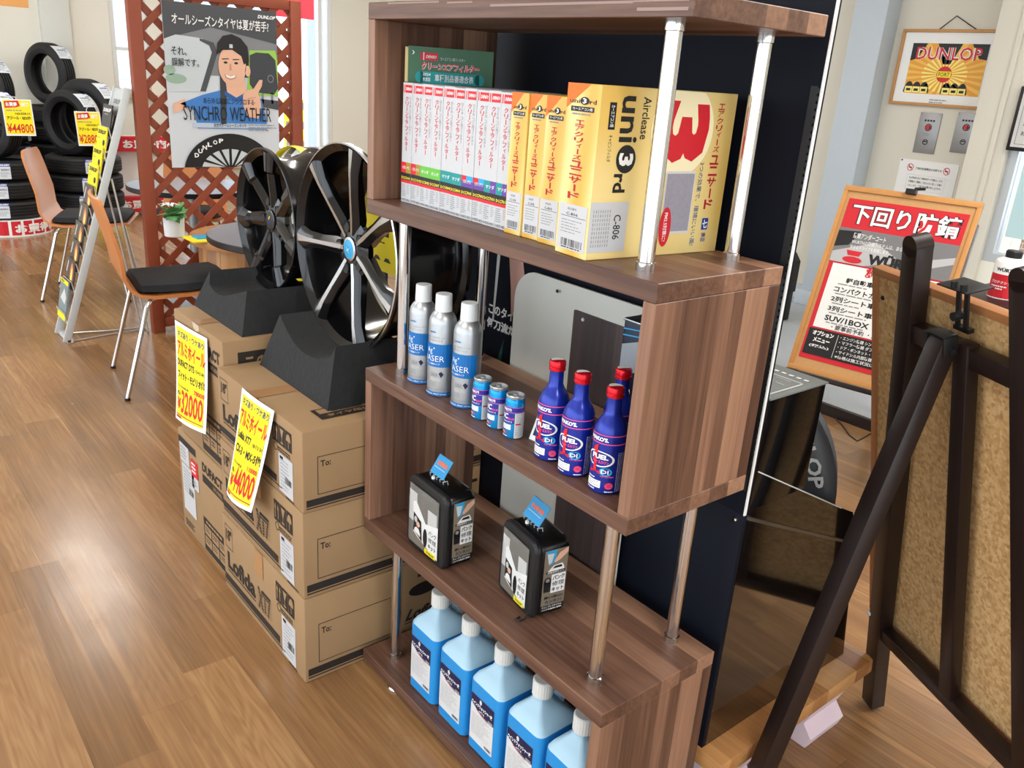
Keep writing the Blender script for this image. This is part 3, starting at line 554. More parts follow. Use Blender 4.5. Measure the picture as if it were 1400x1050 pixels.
q.vtext(m_crimson, 'エアクリィーズ', 0.9, 0.06, 0.95, 0.36, 0.015); q.vtext(m_crimson, 'ユニサード', 0.89, 0.37, 0.96, 0.72, 0.025)
q.text(m_lgrey, '3つの効果で、環境にいい風!', 0.81, 0.42, 0.852, 0.95, 0.03, 1, rot=90).text(m_kuro, '3つの効果で、環境にいい風!', 0.812, 0.42, 0.85, 0.95, 0.0, 2, rot=90).rect(m_blue, 0.895, 0.775, 0.945, 0.85, 1).text(m_white, '七', 0.9, 0.785, 0.94, 0.84, 0.03, 2).text(m_blue, '商店', 0.9, 0.87, 0.94, 0.93, 0.01, 1, rot=90); q.build('side_printing', t)
# ------------------------------------------------------------------ spray cans, little cans, fuel bottles
m_alu = mat('brushed_can', (176, 180, 183), 0.36, 0.8); m_cap = mat('milky_cap', (236, 240, 242), 0.35, trans=0.15); m_canblue = mat('can_blue', (14, 104, 176), 0.4)
def spray_can(label, x, y):
    t = thing('spray_can', label, 'can', (x, y, z2), group='silver deodorant spray cans', local=True); r = 0.0283
    b = MB(); b.lathe([(0, 0.0004), (r - 0.002, 0.0004), (r, 0.003), (r, 0.152), (r - 0.002, 0.162), (r - 0.006, 0.1695), (r - 0.0115, 0.1755), (0.0165, 0.178), (0, 0.178)], m_alu, n=40); b.build('can_body', t)
    b = MB(); b.lathe([(0.0172, 0.1765), (0.0172, 0.18), (0.0165, 0.2085), (0.0158, 0.2105), (0, 0.2105)], m_cap, n=32); b.build('cap', t)
    q = Print((0, 0, 0), (1, 0, 0), (0, 0, -1), cyl_map(r, math.radians(-82), math.radians(175), 0.15, 0.148), base=0.0005, step=0.00025)
    q.text(m_canblue, 'Labolic', 0.42, 0.075, 0.6, 0.1, 0.03, 1).text(m_grey, '消臭・クロスイレーザー', 0.36, 0.15, 0.86, 0.172, 0.01, 1).text(m_grey, '除菌・抗ウイルス', 0.36, 0.195, 0.76, 0.215, 0.01, 1)
    q.rect(m_canblue, 0.0, 0.255, 1.0, 0.58, 1).text(m_white, 'Ag', 0.36, 0.31, 0.53, 0.41, -0.008, 2).text(m_white, '+', 0.55, 0.3, 0.59, 0.33, 0.02, 2).text(m_white, 'ERASER', 0.14, 0.42, 0.82, 0.5, -0.01, 2).text(m_white, 'スチーム 微香タイプ', 0.3, 0.525, 0.72, 0.55, 0.01, 2)
    q.text(m_grey, 'SIAA', 0.5, 0.66, 0.68, 0.72, 0.0, 1).poly(m_navyp, [(0.7, 0.67), (0.76, 0.64), (0.82, 0.68), (0.76, 0.73)], 1).lines(m_lgrey, 0.5, 0.74, 0.84, 0.79, 3, 0.4, 1, 2).lines(m_grey, 0.36, 0.8, 0.72, 0.87, 4, 0.2, 1, 5).rect(m_grey, 0.3, 0.9, 0.95, 0.903, 1)
    q.rect(m_canblue, 0, 0.945, 1.0, 1.0, 1).text(m_white, 'ANTIBACTERIAL SPRAY 150 mL', 0.2, 0.96, 0.9, 0.98, 0.01, 2, res=1)
    for k in range(3): q.lines(m_grey, 1.03 + 0.02 * k, 0.3, 1.04 + 0.02 * k, 0.9, 16, 0.6, 1, k)
    q.build('label', t); return t
sc0 = spray_can('silver spray can with blue band next to the left chrome post, first of three', 0.126, 0.064)
dup(sc0, (0.208, 0.058, z2), 0.02, 'middle one of the three silver spray cans with blue band'); dup(sc0, (0.286, 0.064, z2), -0.03, 'silver spray can with blue band next to the little blue cans')
def small_can(label, x, y):
    t = thing('additive_can', label, 'can', (x, y, z2), group='little blue additive cans', local=True); r = 0.0182; m_cb = mat('bright_blue_can', (20, 140, 205), 0.25, 0.5); m_ring = mat('can_rim', (176, 180, 182), 0.35, 0.7)
    b = MB(); b.lathe([(0, 0.0004), (r - 0.002, 0.0004), (r, 0.003), (r, 0.07), (r - 0.0016, 0.076), (r - 0.003, 0.078), (0, 0.078)], m_cb, n=32); b.build('can_body', t)
    b = MB(); b.lathe([(r - 0.0012, 0.0775), (r - 0.0008, 0.0815), (r - 0.002, 0.083), (r - 0.0035, 0.0825), (r - 0.0042, 0.0788), (0.0055, 0.0788), (0.005, 0.084), (0.003, 0.0845), (0, 0.0845)], m_ring, n=32); b.build('lid', t)
    q = Print((0, 0, 0), (1, 0, 0), (0, 0, -1), cyl_map(r, math.radians(-80), math.radians(150), 0.066, 0.065), base=0.0004, step=0.0002)
    m_can2 = mat('can_violet', (44, 46, 140), 0.35); m_ln = m_pink
    q.rect(m_can2, 0, 0.06, 1.7, 0.21, 0).rect(m_ln, 0, 0.055, 1.7, 0.068, 1).rect(m_ln, 0, 0.2, 1.7, 0.212, 1).text(m_white, "WAKO'S", 0.2, 0.09, 0.66, 0.17, 0.04, 2).rect(m_can2, 0.0, 0.23, 0.78, 0.55, 0)
    q.text(m_white, 'A/C', 0.12, 0.25, 0.5, 0.42, 0.03, 2, shear=0.1).text(m_pink, 'PLUS', 0.5, 0.37, 0.76, 0.43, 0.04, 2, shear=0.1).text(m_white, 'POWER BOOST 30', 0.18, 0.47, 0.7, 0.51, 0.02, 2, res=1)
    q.rect(m_white, 0.22, 0.58, 0.66, 0.73, 1).lines(m_grey, 0.26, 0.6, 0.64, 0.72, 4, 0.35, 2, 3).ell(m_red, 0.36, 0.82, 0.18, 0.05, 1, 16).lines(m_white, 0.25, 0.8, 0.48, 0.85, 2, 0.4, 2, 2).lines(m_white, 0.2, 0.92, 0.55, 0.95, 1, 0.8, 1, 1)
    q.rect(m_lgrey, 0.8, 0.23, 1.5, 0.98, 0).lines(m_grey, 0.84, 0.26, 1.45, 0.95, 18, 0.3, 1, 6).rect(m_crimson, 0.84, 0.54, 1.05, 0.58, 2); q.build('label', t); return t
c0 = small_can('little blue additive can next to the spray cans', 0.357, 0.051)
dup(c0, (0.408, 0.050, z2), 0.03, 'middle one of the three little blue additive cans'); dup(c0, (0.459, 0.049, z2), -0.02, 'little blue additive can nearest the white price card')
m_btl = mat('bottle_blue', (18, 42, 150), 0.3, 0.35, coat=0.3); m_rcap = mat('red_metal_cap', (212, 26, 40), 0.25, 0.6)
def fuel_bottle(label, x, y):
    t = thing('fuel_additive_bottle', label, 'bottle', (x, y, z2), group='blue fuel additive bottles with red caps', local=True); r = 0.0275
    b = MB(); b.lathe([(0, 0.0004), (r - 0.003, 0.0004), (r, 0.003), (r, 0.1), (r - 0.001, 0.108), (r - 0.004, 0.117), (r - 0.0085, 0.125), (r - 0.0125, 0.131), (0.0125, 0.138), (0.012, 0.163), (0, 0.163)], m_btl, n=40); b.build('glass', t)
    b = MB(); b.lathe([(0.0143, 0.162), (0.0143, 0.166), (0.0134, 0.167), (0.0134, 0.168), (0.0143, 0.169), (0.0143, 0.1765), (0.0132, 0.1785), (0.011, 0.179), (0, 0.179)], m_rcap, n=32); b.lathe([(0.0115, 0.1792), (0, 0.1793)], m_lgrey, n=16, a0=0.3, a1=3.6); b.build('cap', t)
    q = Print((0, 0, 0), (1, 0, 0), (0, 0, -1), cyl_map(r, math.radians(-78), math.radians(130), 0.106, 0.105), base=0.0004, step=0.0002)
    q.rect(m_pink, -0.1, 0.02, 1.4, 0.035, 1).rect(m_pink, -0.1, 0.155, 1.4, 0.17, 1).text(m_white, "WAKO'S.", 0.12, 0.06, 0.72, 0.13, 0.05, 2).poly(m_red, [(0.36, 0.22), (0.46, 0.19), (0.46, 0.62), (0.58, 0.62), (0.58, 0.67), (0.26, 0.67), (0.26, 0.62), (0.36, 0.62), (0.36, 0.3), (0.28, 0.31)], 3)
    q.ring(m_white, 0.5, 0.42, 0.42, 0.13, 0.14, 2).text(m_white, 'FUEL', 0.3, 0.34, 0.76, 0.42, 0.05, 4).text(m_pink, 'フューエルワン', 0.3, 0.44, 0.78, 0.49, 0.03, 4).ell(m_cyan, 0.72, 0.62, 0.17, 0.07, 1).text(m_white, 'DI', 0.6, 0.585, 0.8, 0.65, 0.02, 3).text(m_pink, 'FUEL TREATMENT', 0.6, 0.685, 0.95, 0.71, 0.02, 2, res=1)
    q.lines(m_white, 0.2, 0.735, 0.55, 0.76, 1, 0.7, 1, 2).rect(m_white, 0.16, 0.78, 0.62, 0.9, 1).lines(m_grey, 0.2, 0.8, 0.58, 0.89, 3, 0.35, 2, 4).lines(m_white, 0.16, 0.925, 0.5, 0.95, 1, 0.7, 1, 7).ell(m_pink, 0.84, 0.85, 0.11, 0.06, 1).ring(m_red, 0.84, 0.85, 0.11, 0.06, 0.15, 2).lines(m_red, 0.77, 0.825, 0.92, 0.88, 3, 0.4, 2, 4).lines(m_white, 0.74, 0.94, 0.98, 0.965, 1, 0.7, 1, 3)
    for k in range(4): q.lines(m_white, 1.02 + 0.055 * k, 0.3, 1.045 + 0.055 * k, 0.96, 22, 0.6, 1, k)
    q.build('label', t); return t
f0 = fuel_bottle('leftmost blue fuel additive bottle, beside the white price card', 0.561, 0.05)
dup(f0, (0.629, 0.045, z2), 0.03, 'front-row blue fuel additive bottle in the middle'); dup(f0, (0.703, 0.046, z2), -0.02, 'front-row blue fuel additive bottle nearest the side panel')
dup(f0, (0.647, 0.122, z2), 0.05, 'blue fuel additive bottle standing behind the front row')
A = Zp(723, 600, z2); Bq = Zp(748, 612, z2); du = V((Bq.x - A.x, Bq.y - A.y, 0)).normalized(); bk = V((-du.y, du.x, 0))
t = thing('price_card', 'small white bottle price card propped behind the leftmost blue bottle', 'card', (A.x + 0.03, A.y + 0.03, z2))
A.z += 0.0006; b = MB(); b.obox(A, du * 0.075, bk * 0.0008, bk * 0.025 + V((0, 0, 0.058)), m_white); b.obox(A + bk * 0.06, du * 0.075, bk * 0.0008, bk * -0.033 + V((0, 0, 0.057)), m_white); b.build('card', t)
q = Print(A + bk * 0.025 + V((0, 0, 0.058)), du * 0.075, bk * -0.025 - V((0, 0, 0.058)), base=0.0004); q.rect(m_navyp, 0.08, 0.52, 0.22, 0.85, 1).rect(m_navyp, 0.12, 0.3, 0.18, 0.55, 1).rect(m_red, 0.12, 0.25, 0.18, 0.3, 1).text(m_kuro, "WAKO'S", 0.25, 0.08, 0.75, 0.18, 0.03, 1).lines(m_grey, 0.3, 0.26, 0.92, 0.7, 6, 0.35, 1, 5).rect(m_kuro, 0.3, 0.76, 0.4, 0.9, 1); q.build('printing', t)
# oil can at the back of the same board
t = thing('oil_can', 'tall navy and silver oil can at the back behind the blue bottles', 'can', (0.70, 0.235, z2))
x0, y0, hh = Yp(849, 470, 0.2).x, 0.2, Yp(860, 437, 0.2).z - z2
m_tin = mat('tin_navy', (14, 22, 46), 0.3, 0.4)
b = MB(); b.box((x0, y0, z2 + 0.0004), (x0 + 0.165, y0 + 0.09, z2 + hh), m_tin, 0.006); b.build('can_body', t)
b = MB(); b.box((x0 - 0.001, y0 - 0.001, z2 + hh - 0.004), (x0 + 0.166, y0 + 0.091, z2 + hh + 0.001), m_steel, 0.002); b.lathe([(0, 0.012), (0.018, 0.012), (0.019, 0)], m_steel, (x0 + 0.12, y0 + 0.045, z2 + hh), n=20); b.build('lid', t)
q = Print((x0, y0, z2 + hh), (0.165, 0, 0), (0, 0, -hh), base=0.0005)
q.poly(mat('tin_silver', (150, 156, 162), 0.4, 0.5), [(0.02, 0.2), (0.3, 0.13), (0.7, 0.13), (0.98, 0.2), (0.98, 0.42), (0.5, 0.32), (0.02, 0.45)], 1)
for k in range(2): q.poly(m_cyan, [(0.02, 0.07 + 0.05 * k), (0.5, 0.03 + 0.05 * k), (0.98, 0.07 + 0.05 * k), (0.98, 0.08 + 0.05 * k), (0.5, 0.04 + 0.05 * k), (0.02, 0.08 + 0.05 * k)], 1)
q.text(m_white, 'e', 0.06, 0.5, 0.22, 0.6, 0.07, 2).text(m_white, 'EW', 0.05, 0.64, 0.25, 0.69, 0.02, 2).text(m_white, 'ecowatt', 0.04, 0.73, 0.4, 0.78, 0.01, 2); q.build('printing', t)
# ------------------------------------------------------------------ puncture repair kits
m_clear = mat('clear_vinyl', (252, 253, 254), 0.03, trans=1.0, ior=1.12); m_bag = mat('bag_black', (14, 14, 15), 0.25, spec=0.4); m_silv = mat('insert_silver', (120, 118, 112), 0.4); m_taupe = mat('insert_taupe', (126, 114, 98), 0.5); m_tag = mat('tag_blue', (34, 140, 196), 0.35); m_wire = mat('clear_tag_wire', (210, 215, 218), 0.15, trans=0.4)
def rrect(x0, z0, x1, z1, rad, n=5):
    P = []
    for cx, cz, a in ((x1 - rad[0], z1 - rad[0], 0), (x0 + rad[1], z1 - rad[1], 90), (x0 + rad[2], z0 + rad[2], 180), (x1 - rad[3], z0 + rad[3], 270)):
        r = rad[(0, 1, 2, 3)[a // 90]]
        for k in range(n + 1): t = math.radians(a + 90 * k / n); P.append((cx + r * math.cos(t), cz + r * math.sin(t)))
    return P
def kit(label, o, rz, W, Dp, H, tagtext):
    t = thing('puncture_repair_kit', label, 'kit', o, rz, 'puncture repair kits', local=True)
    out = lambda g: rrect(-W / 2 + g, 0.001 + g * 0.5, W / 2 - g, H - g, (0.02, 0.03, 0.012, 0.012))
    b = MB(); y0, y1 = -Dp / 2, Dp / 2
    def ring(g, y, bulge=0): return [V((x, y, z)) for x, z in out(g)]
    b.loft([ring(0.004, y0 + 0.012), ring(0.0, y0 + 0.02), ring(0.0, y1 - 0.012), ring(0.005, y1 - 0.003), ring(0.014, y1)], m_bag); b.build('bag', t)
    b = MB(); b.loft([ring(0.012, y0 + 0.0), ring(0.003, y0 + 0.001), ring(-0.0005, y0 + 0.006), ring(-0.001, y0 + 0.012), ring(0.003, y0 + 0.02)], m_kuro)
    if len(tagtext) > 4: b.tube([(W / 2 - 0.012, y0 + 0.003, 0.012), (W / 2 - 0.006, y0 - 0.008, 0.003), (W / 2 - 0.004, y0 - 0.022, 0.003), (W / 2 - 0.012, y0 - 0.026, 0.003), (W / 2 - 0.016, y0 - 0.014, 0.003)], 0.002, m_kuro, 6)
    b.build('zip', t)
    # bulging clear pouch on the front with the insert card
    q = Print((-W / 2 + 0.012, y0 - 0.001, H - 0.012), (W - 0.03, 0, 0), (0, 0, -(H - 0.024)), base=0.0004)
    q.rect(m_silv, 0.02, 0.04, 0.98, 0.98, 0).rect(m_lgrey, 0.02, 0.14, 0.3, 0.62, 1).poly(m_white, [(0.18, 0.3), (0.28, 0.26), (0.6, 0.52), (0.98, 0.44), (0.98, 0.97), (0.2, 0.8)], 2).rect(m_lgrey, 0.66, 0.26, 0.94, 0.52, 1)
    q.poly(m_kuro, [(0.2, 0.46), (0.46, 0.54), (0.5, 0.86), (0.2, 0.76)], 3).ell(m_skin, 0.36, 0.62, 0.06, 0.045, 4, 12).ell(m_lgrey, 0.28, 0.56, 0.05, 0.05, 4, 12).poly(m_white, [(0.24, 0.72), (0.3, 0.68), (0.38, 0.69), (0.44, 0.76), (0.44, 0.8), (0.24, 0.77)], 4)
    q.poly(m_taupe, [(0.2, 0.78), (0.55, 0.9), (0.55, 0.97), (0.25, 0.9)], 3).ell(m_kuro, 0.6, 0.75, 0.07, 0.15, 4, 18)
    q.rect(m_white, 0.68, 0.54, 0.97, 0.9, 4).text(m_kuro, 'パンク', 0.71, 0.57, 0.95, 0.65, 0.02, 5).text(m_kuro, '修理', 0.71, 0.68, 0.95, 0.76, 0.01, 5).text(m_kuro, 'キット', 0.71, 0.79, 0.95, 0.87, 0.04, 5).rect(m_yel, 0.6, 0.91, 0.94, 0.985, 5).text(m_kuro, 'DUNLOP', 0.66, 0.93, 0.9, 0.965, 0.03, 6); q.build('insert_card', t)
    b = MB(); b.loft([[V((x, y0 + 0.002, z)) for x, z in out(0.012)], [V((x, y0 - 0.006, z)) for x, z in out(0.02)], [V((x, y0 - 0.008, z)) for x, z in out(0.034)]], m_clear); b.build('clear_pouch', t)
    # right side panel
    q = Print((W / 2, y0 + 0.022, H - 0.016), (0, Dp - 0.03, 0), (0, 0, -(H - 0.026)), base=0.0007)
    q.rect(m_taupe, 0.0, 0.0, 1, 0.98, 0).poly(m_cyan, [(0.05, 0.02), (0.5, 0.0), (0.45, 0.2), (0.2, 0.24)], 1).poly(m_lgrey, [(0.1, 0.05), (0.4, 0.06), (0.3, 0.2), (0.18, 0.22)], 2).poly(m_skin, [(0.4, 0.18), (0.62, 0.06), (0.98, 0.0), (0.98, 0.08), (0.68, 0.17), (0.46, 0.21)], 3)
    q.poly(m_white, [(0.12, 0.36), (0.3, 0.29), (0.42, 0.25), (0.78, 0.24), (0.86, 0.3), (0.9, 0.36)], 1).poly(m_kuro, [(0.36, 0.3), (0.46, 0.265), (0.74, 0.26), (0.78, 0.3)], 2).rect(m_kuro, 0.1, 0.34, 0.92, 0.375, 2).text(m_white, '応急修理キット', 0.16, 0.345, 0.86, 0.37, 0.02, 3, res=1)
    q.rect(m_white, 0.36, 0.4, 0.96, 0.7, 1).text(m_kuro, 'パンク', 0.4, 0.42, 0.92, 0.495, 0.04, 2).text(m_kuro, '修理', 0.4, 0.515, 0.92, 0.59, 0.01, 2).text(m_kuro, 'キット', 0.4, 0.61, 0.92, 0.68, 0.04, 2)
    q.ell(m_kuro, 0.2, 0.5, 0.16, 0.07, 1).ell(m_grey, 0.2, 0.48, 0.08, 0.03, 2, 14).poly(m_kuro, [(0.04, 0.5), (0.36, 0.5), (0.34, 0.67), (0.06, 0.67)], 1)
    q.text(m_kuro, '速い!安心!', 0.1, 0.74, 0.9, 0.79, 0.03, 2).text(m_kuro, 'カンタン!', 0.16, 0.81, 0.88, 0.86, 0.03, 2).rect(m_kuro, 0, 0.89, 1, 0.98, 1).text(m_white, 'チューブレスタイヤの', 0.05, 0.9, 0.9, 0.93, 0.02, 2, res=1).text(m_white, 'パンクを簡単に修理!', 0.05, 0.945, 0.9, 0.973, 0.02, 2, res=1); q.build('side_panel', t)
    q = Print((-W / 2 + 0.03, y0 + 0.022, H), (W - 0.05, 0, 0), (0, Dp - 0.028, 0), base=0.0006); q.poly(m_silv, [(0.1, 0.62), (0.98, 0.62), (0.98, 0.98), (0.1, 0.98)], 0).frame(m_lgrey, 0.3, 0.34, 0.98, 0.52, 0.01, 0.04, 1).rect(m_lgrey, 0.84, 0.36, 0.86, 0.5, 1); q.build('top_panel', t)
    cx, w2, zc = -0.006, 0.036, H + 0.014
    b = MB()
    w2 = 0.026 if len(tagtext) < 5 else 0.03; zc = H + 0.012; pp = [(cx - w2, -0.012, zc), (cx + w2, -0.012, zc), (cx + w2, 0.012, zc + 0.036), (cx - w2, 0.012, zc + 0.036)]
    b.faces([V(p) for p in pp] + [V(p) + V((0, 0.0012, 0)) for p in pp], [(0, 1, 2, 3), (7, 6, 5, 4), (0, 4, 5, 1), (1, 5, 6, 2), (2, 6, 7, 3), (3, 7, 4, 0)], m_tag); tg = b.build('swing_tag', t)
    q = Print(pp[3], V(pp[2]) - V(pp[3]), V(pp[0]) - V(pp[3]), base=0.0004); q.text(m_orange, tagtext, 0.14, 0.26, 0.86, 0.5, 0.03, 1).rect(m_white, 0.1, 0.62, 0.86, 0.635, 1); q.build('lettering', tg)
    b = MB()
    for k in range(5): x = cx - 0.03 + 0.013 * k; b.tube([(x, -0.008, H), (x + 0.004, -0.012, H + 0.008), (x + 0.009, -0.004, H + 0.01), (x + 0.006, 0.0, H)], 0.0014, m_wire, 6)
    b.lathe([(0, 0), (0.004, 0.0), (0.004, 0.005), (0, 0.006)], m_white, (cx - 0.012, -0.012, H), n=10); b.build('tag_cord', t); return t
kit('left puncture repair kit pouch beside the inner side panel, with blue tag', (0.221, 0.064, z3), math.radians(-2), 0.152, 0.082, 0.172, '普通車用')
kit('right puncture repair kit pouch in the middle of the board, with blue tag', (0.472, 0.118, z3), math.radians(-9), 0.132, 0.084, 0.166, '軽自動車用')
# ------------------------------------------------------------------ washer fluid bottles
m_pe = mat('washer_empty_plastic', (164, 198, 218), 0.35, trans=0.12); m_fluid = mat('washer_blue', (36, 134, 200), 0.3); m_wcap = mat('ribbed_white_cap', (208, 208, 204), 0.5)
def washer(label, x, y):
    t = thing('washer_fluid_bottle', label, 'bottle', (x, y, z4), group='blue washer fluid bottles', local=True)
    W, Dp = 0.106, 0.118
    def ring(g, z, r, cx=0, cy=0, sq=1.0):
        P = rrect(-(W / 2 - g), -(Dp / 2 - g), W / 2 - g, Dp / 2 - g, (r,) * 4, 4); return [V((cx + a, cy + c, z)) for a, c in P]
    def mix(z, f, rc):     # from the body outline towards the round neck at the front
        A = ring(0, z, 0.016); n = len(A); cy = -0.012
        return [A[k].lerp(V((rc * math.cos(math.atan2(A[k].y, A[k].x)), cy + rc * math.sin(math.atan2(A[k].y, A[k].x)), z)), f) for k in range(n)]
    b = MB(); b.loft([ring(0.006, 0.0006, 0.012), ring(0.0, 0.006, 0.016), ring(0, 0.168, 0.016), mix(0.178, 0.03, 0.016)], m_fluid, cap=True)
    b.build('fluid_body', t)
    b = MB(); b.loft([mix(0.178, 0.03, 0.016), mix(0.19, 0.2, 0.016), mix(0.203, 0.52, 0.016), mix(0.217, 0.85, 0.0165), mix(0.227, 0.98, 0.0165), mix(0.24, 1.0, 0.0165)], m_pe); b.build('shoulder', t)
    b = MB(); P = [(0.0202 + (0.0007 if k % 2 else 0), k) for k in range(48)]
    b.loft([[V((r * math.cos(2 * math.pi * k / 48), -0.012 + r * math.sin(2 * math.pi * k / 48), z)) for r, k in P] for z in (0.234, 0.268)] + [[V((0.0185 * math.cos(2 * math.pi * k / 48), -0.012 + 0.0185 * math.sin(2 * math.pi * k / 48), 0.2695)) for k in range(48)]], m_wcap); b.build('cap', t)
    b = MB(); b.loft([[p + V((0, s[0], s[1])) for p in [V((-0.012, 0, 0)), V((0.012, 0, 0)), V((0.012, 0.012, s[2])), V((-0.012, 0.012, s[2]))]] for s in ((0.026, 0.18, 0), (0.03, 0.212, 0.003), (0.026, 0.232, 0.01), (0.012, 0.236, 0.01), (-0.004, 0.226, 0.01))], m_pe); b.build('handle', t)
    q = Print((-0.041, -Dp / 2, 0.148), (0.078, 0, 0), (0, 0, -0.118), base=0.0005)
    m_lab = mat('washer_label', (206, 206, 206), 0.5, var=0.06, vscale=300)
    q.rect(m_lab, 0, 0, 1, 1, 0).poly(m_navyp, [(0, 0), (1, 0), (1, 0.34), (0.75, 0.345), (0.5, 0.32), (0.25, 0.27), (0, 0.2)], 1).ell(m_lgrey, 0.42, 0.07, 0.05, 0.05, 2, 14).text(m_white, 'ウインドウォッシャー液', 0.04, 0.13, 0.93, 0.22, 0.03, 2).text(m_white, '-30℃ 2L', 0.36, 0.25, 0.6, 0.29, 0.02, 2, res=1)
    q.poly(m_crimson, [(0.25, 0.29), (0.5, 0.34), (0.75, 0.37), (0.75, 0.355), (0.5, 0.325), (0.25, 0.275)], 2).rect(m_grey, 0.76, 0.29, 0.96, 0.35, 2).lines(m_grey, 0.06, 0.4, 0.9, 0.86, 15, 0.18, 1, 3).barcode(0.66, 0.9, 0.95, 0.96, 1, 4); q.build('label', t); return t
wl = ['leftmost blue washer fluid bottle, next to the bottom chrome post', 'second blue washer fluid bottle from the bottom left post', 'third blue washer fluid bottle, in the middle of its row', 'fourth blue washer fluid bottle from the bottom left post', 'last blue washer fluid bottle, half hidden by the bottom side panel']
w0 = washer(wl[0], 0.224, 0.083)
for k, x in enumerate((0.342, 0.458, 0.580, 0.698)): dup(w0, (x, 0.083, z4), 0.01 * (k % 3 - 1), wl[k + 1])
t = thing('clear_jar', 'clear plastic jar behind the leftmost washer bottles', 'jar', (0.275, 0.225, z4))
b = MB(); b.lathe([(0, 0.001), (0.04, 0.001), (0.042, 0.01), (0.042, 0.15), (0.034, 0.165), (0.034, 0.19), (0, 0.19)], mat('clear_jar_plastic', (200, 200, 198), 0.15, trans=0.6, ior=1.3), (0.275, 0.225, z4), n=28); b.build('jar_body', t)
b = MB(); b.lathe([(0.0355, 0.188), (0.036, 0.2), (0.034, 0.212), (0, 0.213)], m_lgrey, (0.275, 0.225, z4), n=28); b.build('lid', t)
# ================================================================== WHEEL BOXES
def rot_box(x0, x1, y0, y1, z0, z1, lab, mm=None):
    t = thing('wheel_box', lab, 'box', ((x0 + x1) / 2, (y0 + y1) / 2, z0), group='cardboard wheel boxes')
    b = MB(); b.box((x0, y0, z0 + 0.0005), (x1, y1, z1 - 0.0005), m_card, 0.004, 2); b.build('carton', t)
    return t
m_tape = mat('packing_tape', (176, 132, 90), 0.2, coat=0.4)
def icons(q, x0, y0, x1, y1):
    w3 = (x1 - x0) / 3
    for k in range(3):
        a = x0 + w3 * k; q.rect(m_ink, a, y0, a + w3 * 0.92, y1, 1); c = a + w3 * 0.46; h = y1 - y0
        if k == 0:
            for s in (-0.22, 0.22): q.poly(m_card, [(c + s * w3 - 0.14 * w3, y0 + h * 0.4), (c + s * w3, y0 + h * 0.12), (c + s * w3 + 0.14 * w3, y0 + h * 0.4)], 2).rect(m_card, c + s * w3 - 0.05 * w3, y0 + h * 0.4, c + s * w3 + 0.05 * w3, y0 + h * 0.85, 2)
        elif k == 1: q.poly(m_card, [(c - 0.3 * w3, y0 + h * 0.12), (c + 0.3 * w3, y0 + h * 0.12), (c + 0.05 * w3, y0 + h * 0.55), (c - 0.05 * w3, y0 + h * 0.55)], 2).rect(m_card, c - 0.03 * w3, y0 + h * 0.55, c + 0.03 * w3, y0 + h * 0.8, 2).rect(m_card, c - 0.2 * w3, y0 + h * 0.8, c + 0.2 * w3, y0 + h * 0.88, 2)
        else:
            q.poly(m_card, [(c + 0.34 * w3 * math.cos(math.pi * j / 10), y0 + h * (0.5 - 0.38 * math.sin(math.pi * j / 10))) for j in range(11)], 2).rect(m_card, c - 0.04 * w3, y0 + h * 0.5, c + 0.04 * w3, y0 + h * 0.85, 2)
lof = [(0.0, 0.238, 'bottom box of the three-high wheel box stack beside the shelf'), (0.238, 0.4665, 'middle box of the three-high wheel box stack beside the shelf'), (0.4665, 0.668, 'top box of the three-high stack, under the polished wheel and its foam block')]
for k, (za, zb, lab) in enumerate(lof):
    dx = (0, -0.002, 0.001)[k]; x0, x1, y0, y1 = (-0.525, -0.511, -0.507)[k], -0.017 + dx, -0.148 + 0.001 * k, 0.362
    t = rot_box(x0, x1, y0, y1, za, zb, lab); H = zb - za
    q = Print((x0, y0, zb), (x1 - x0, 0, 0), (0, 0, -H), base=0.0006)
    q.frame(m_ink, 0.04, 0.1, 0.14, 0.4, 0.003, 0.008, 0).text(m_ink, '18"', 0.055, 0.15, 0.125, 0.3, 0.02, 1).text(m_ink, 'Lofida', 0.06, 0.45, 0.43, 0.68, 0.04, 1).rect(m_ink, 0.06, 0.7, 0.43, 0.715, 1)
    for r in range(8): q.text(m_ink, 'XT7', 0.46, 0.46, 0.62, 0.74, 0.05, 1) if r == 0 else q.rect(m_card, 0.45, 0.46 + r * 0.036, 0.63, 0.468 + r * 0.036, 2)
    q.rect(m_ink, 0.01, 0.79, 0.72, 0.88, 1).rect(m_ink, 0.01, 0.9, 0.78, 0.915, 1); icons(q, 0.69, 0.12, 0.9, 0.36)
    q.ring(m_ink, 0.72, 0.42, 0.022, 0.05, 0.2, 1).lines(m_ink, 0.745, 0.4, 0.88, 0.46, 2, 0.55, 1, k, 0.05).rect(m_wbox, 0.75, 0.47, 0.9, 0.95, 1).lines(m_grey, 0.77, 0.53, 0.88, 0.93, 9, 0.25, 2, k + 3).rect(m_kuro, 0.765, 0.49, 0.8, 0.525, 2).barcode(0.815, 0.72, 0.885, 0.8, 2, k).lines(m_ink, 0.82, 0.965, 0.95, 0.985, 1, 0.8, 1, k)
    q.rect(m_tape, 0.44, 0.0, 0.54, 0.3, 3); q.build('front_printing', t)
    q = Print((x1, y0, zb), (0, y1 - y0, 0), (0, 0, -H), base=0.0006)
    q.frame(m_ink, 0.07, 0.33, 0.47, 0.8, 0.003, 0.008, 0).text(m_ink, 'To:', 0.085, 0.385, 0.135, 0.46, 0.02, 1).rect(m_ink, 0.015, 0.84, 0.99, 0.925, 1).rect(m_ink, 0.015, 0.94, 0.99, 0.955, 1)
    q.text(m_ink, 'Lofida XT7', 0.55, 0.58, 0.94, 0.72, 0.04, 1, shear=0.08).rect(m_ink, 0.55, 0.74, 0.94, 0.752, 1).ell(m_kuro, 0.66, 0.36, 0.09, 0.08, 1).rect(m_ink, 0.62, 0.16, 0.97, 0.2, 1); q.build('side_printing', t)
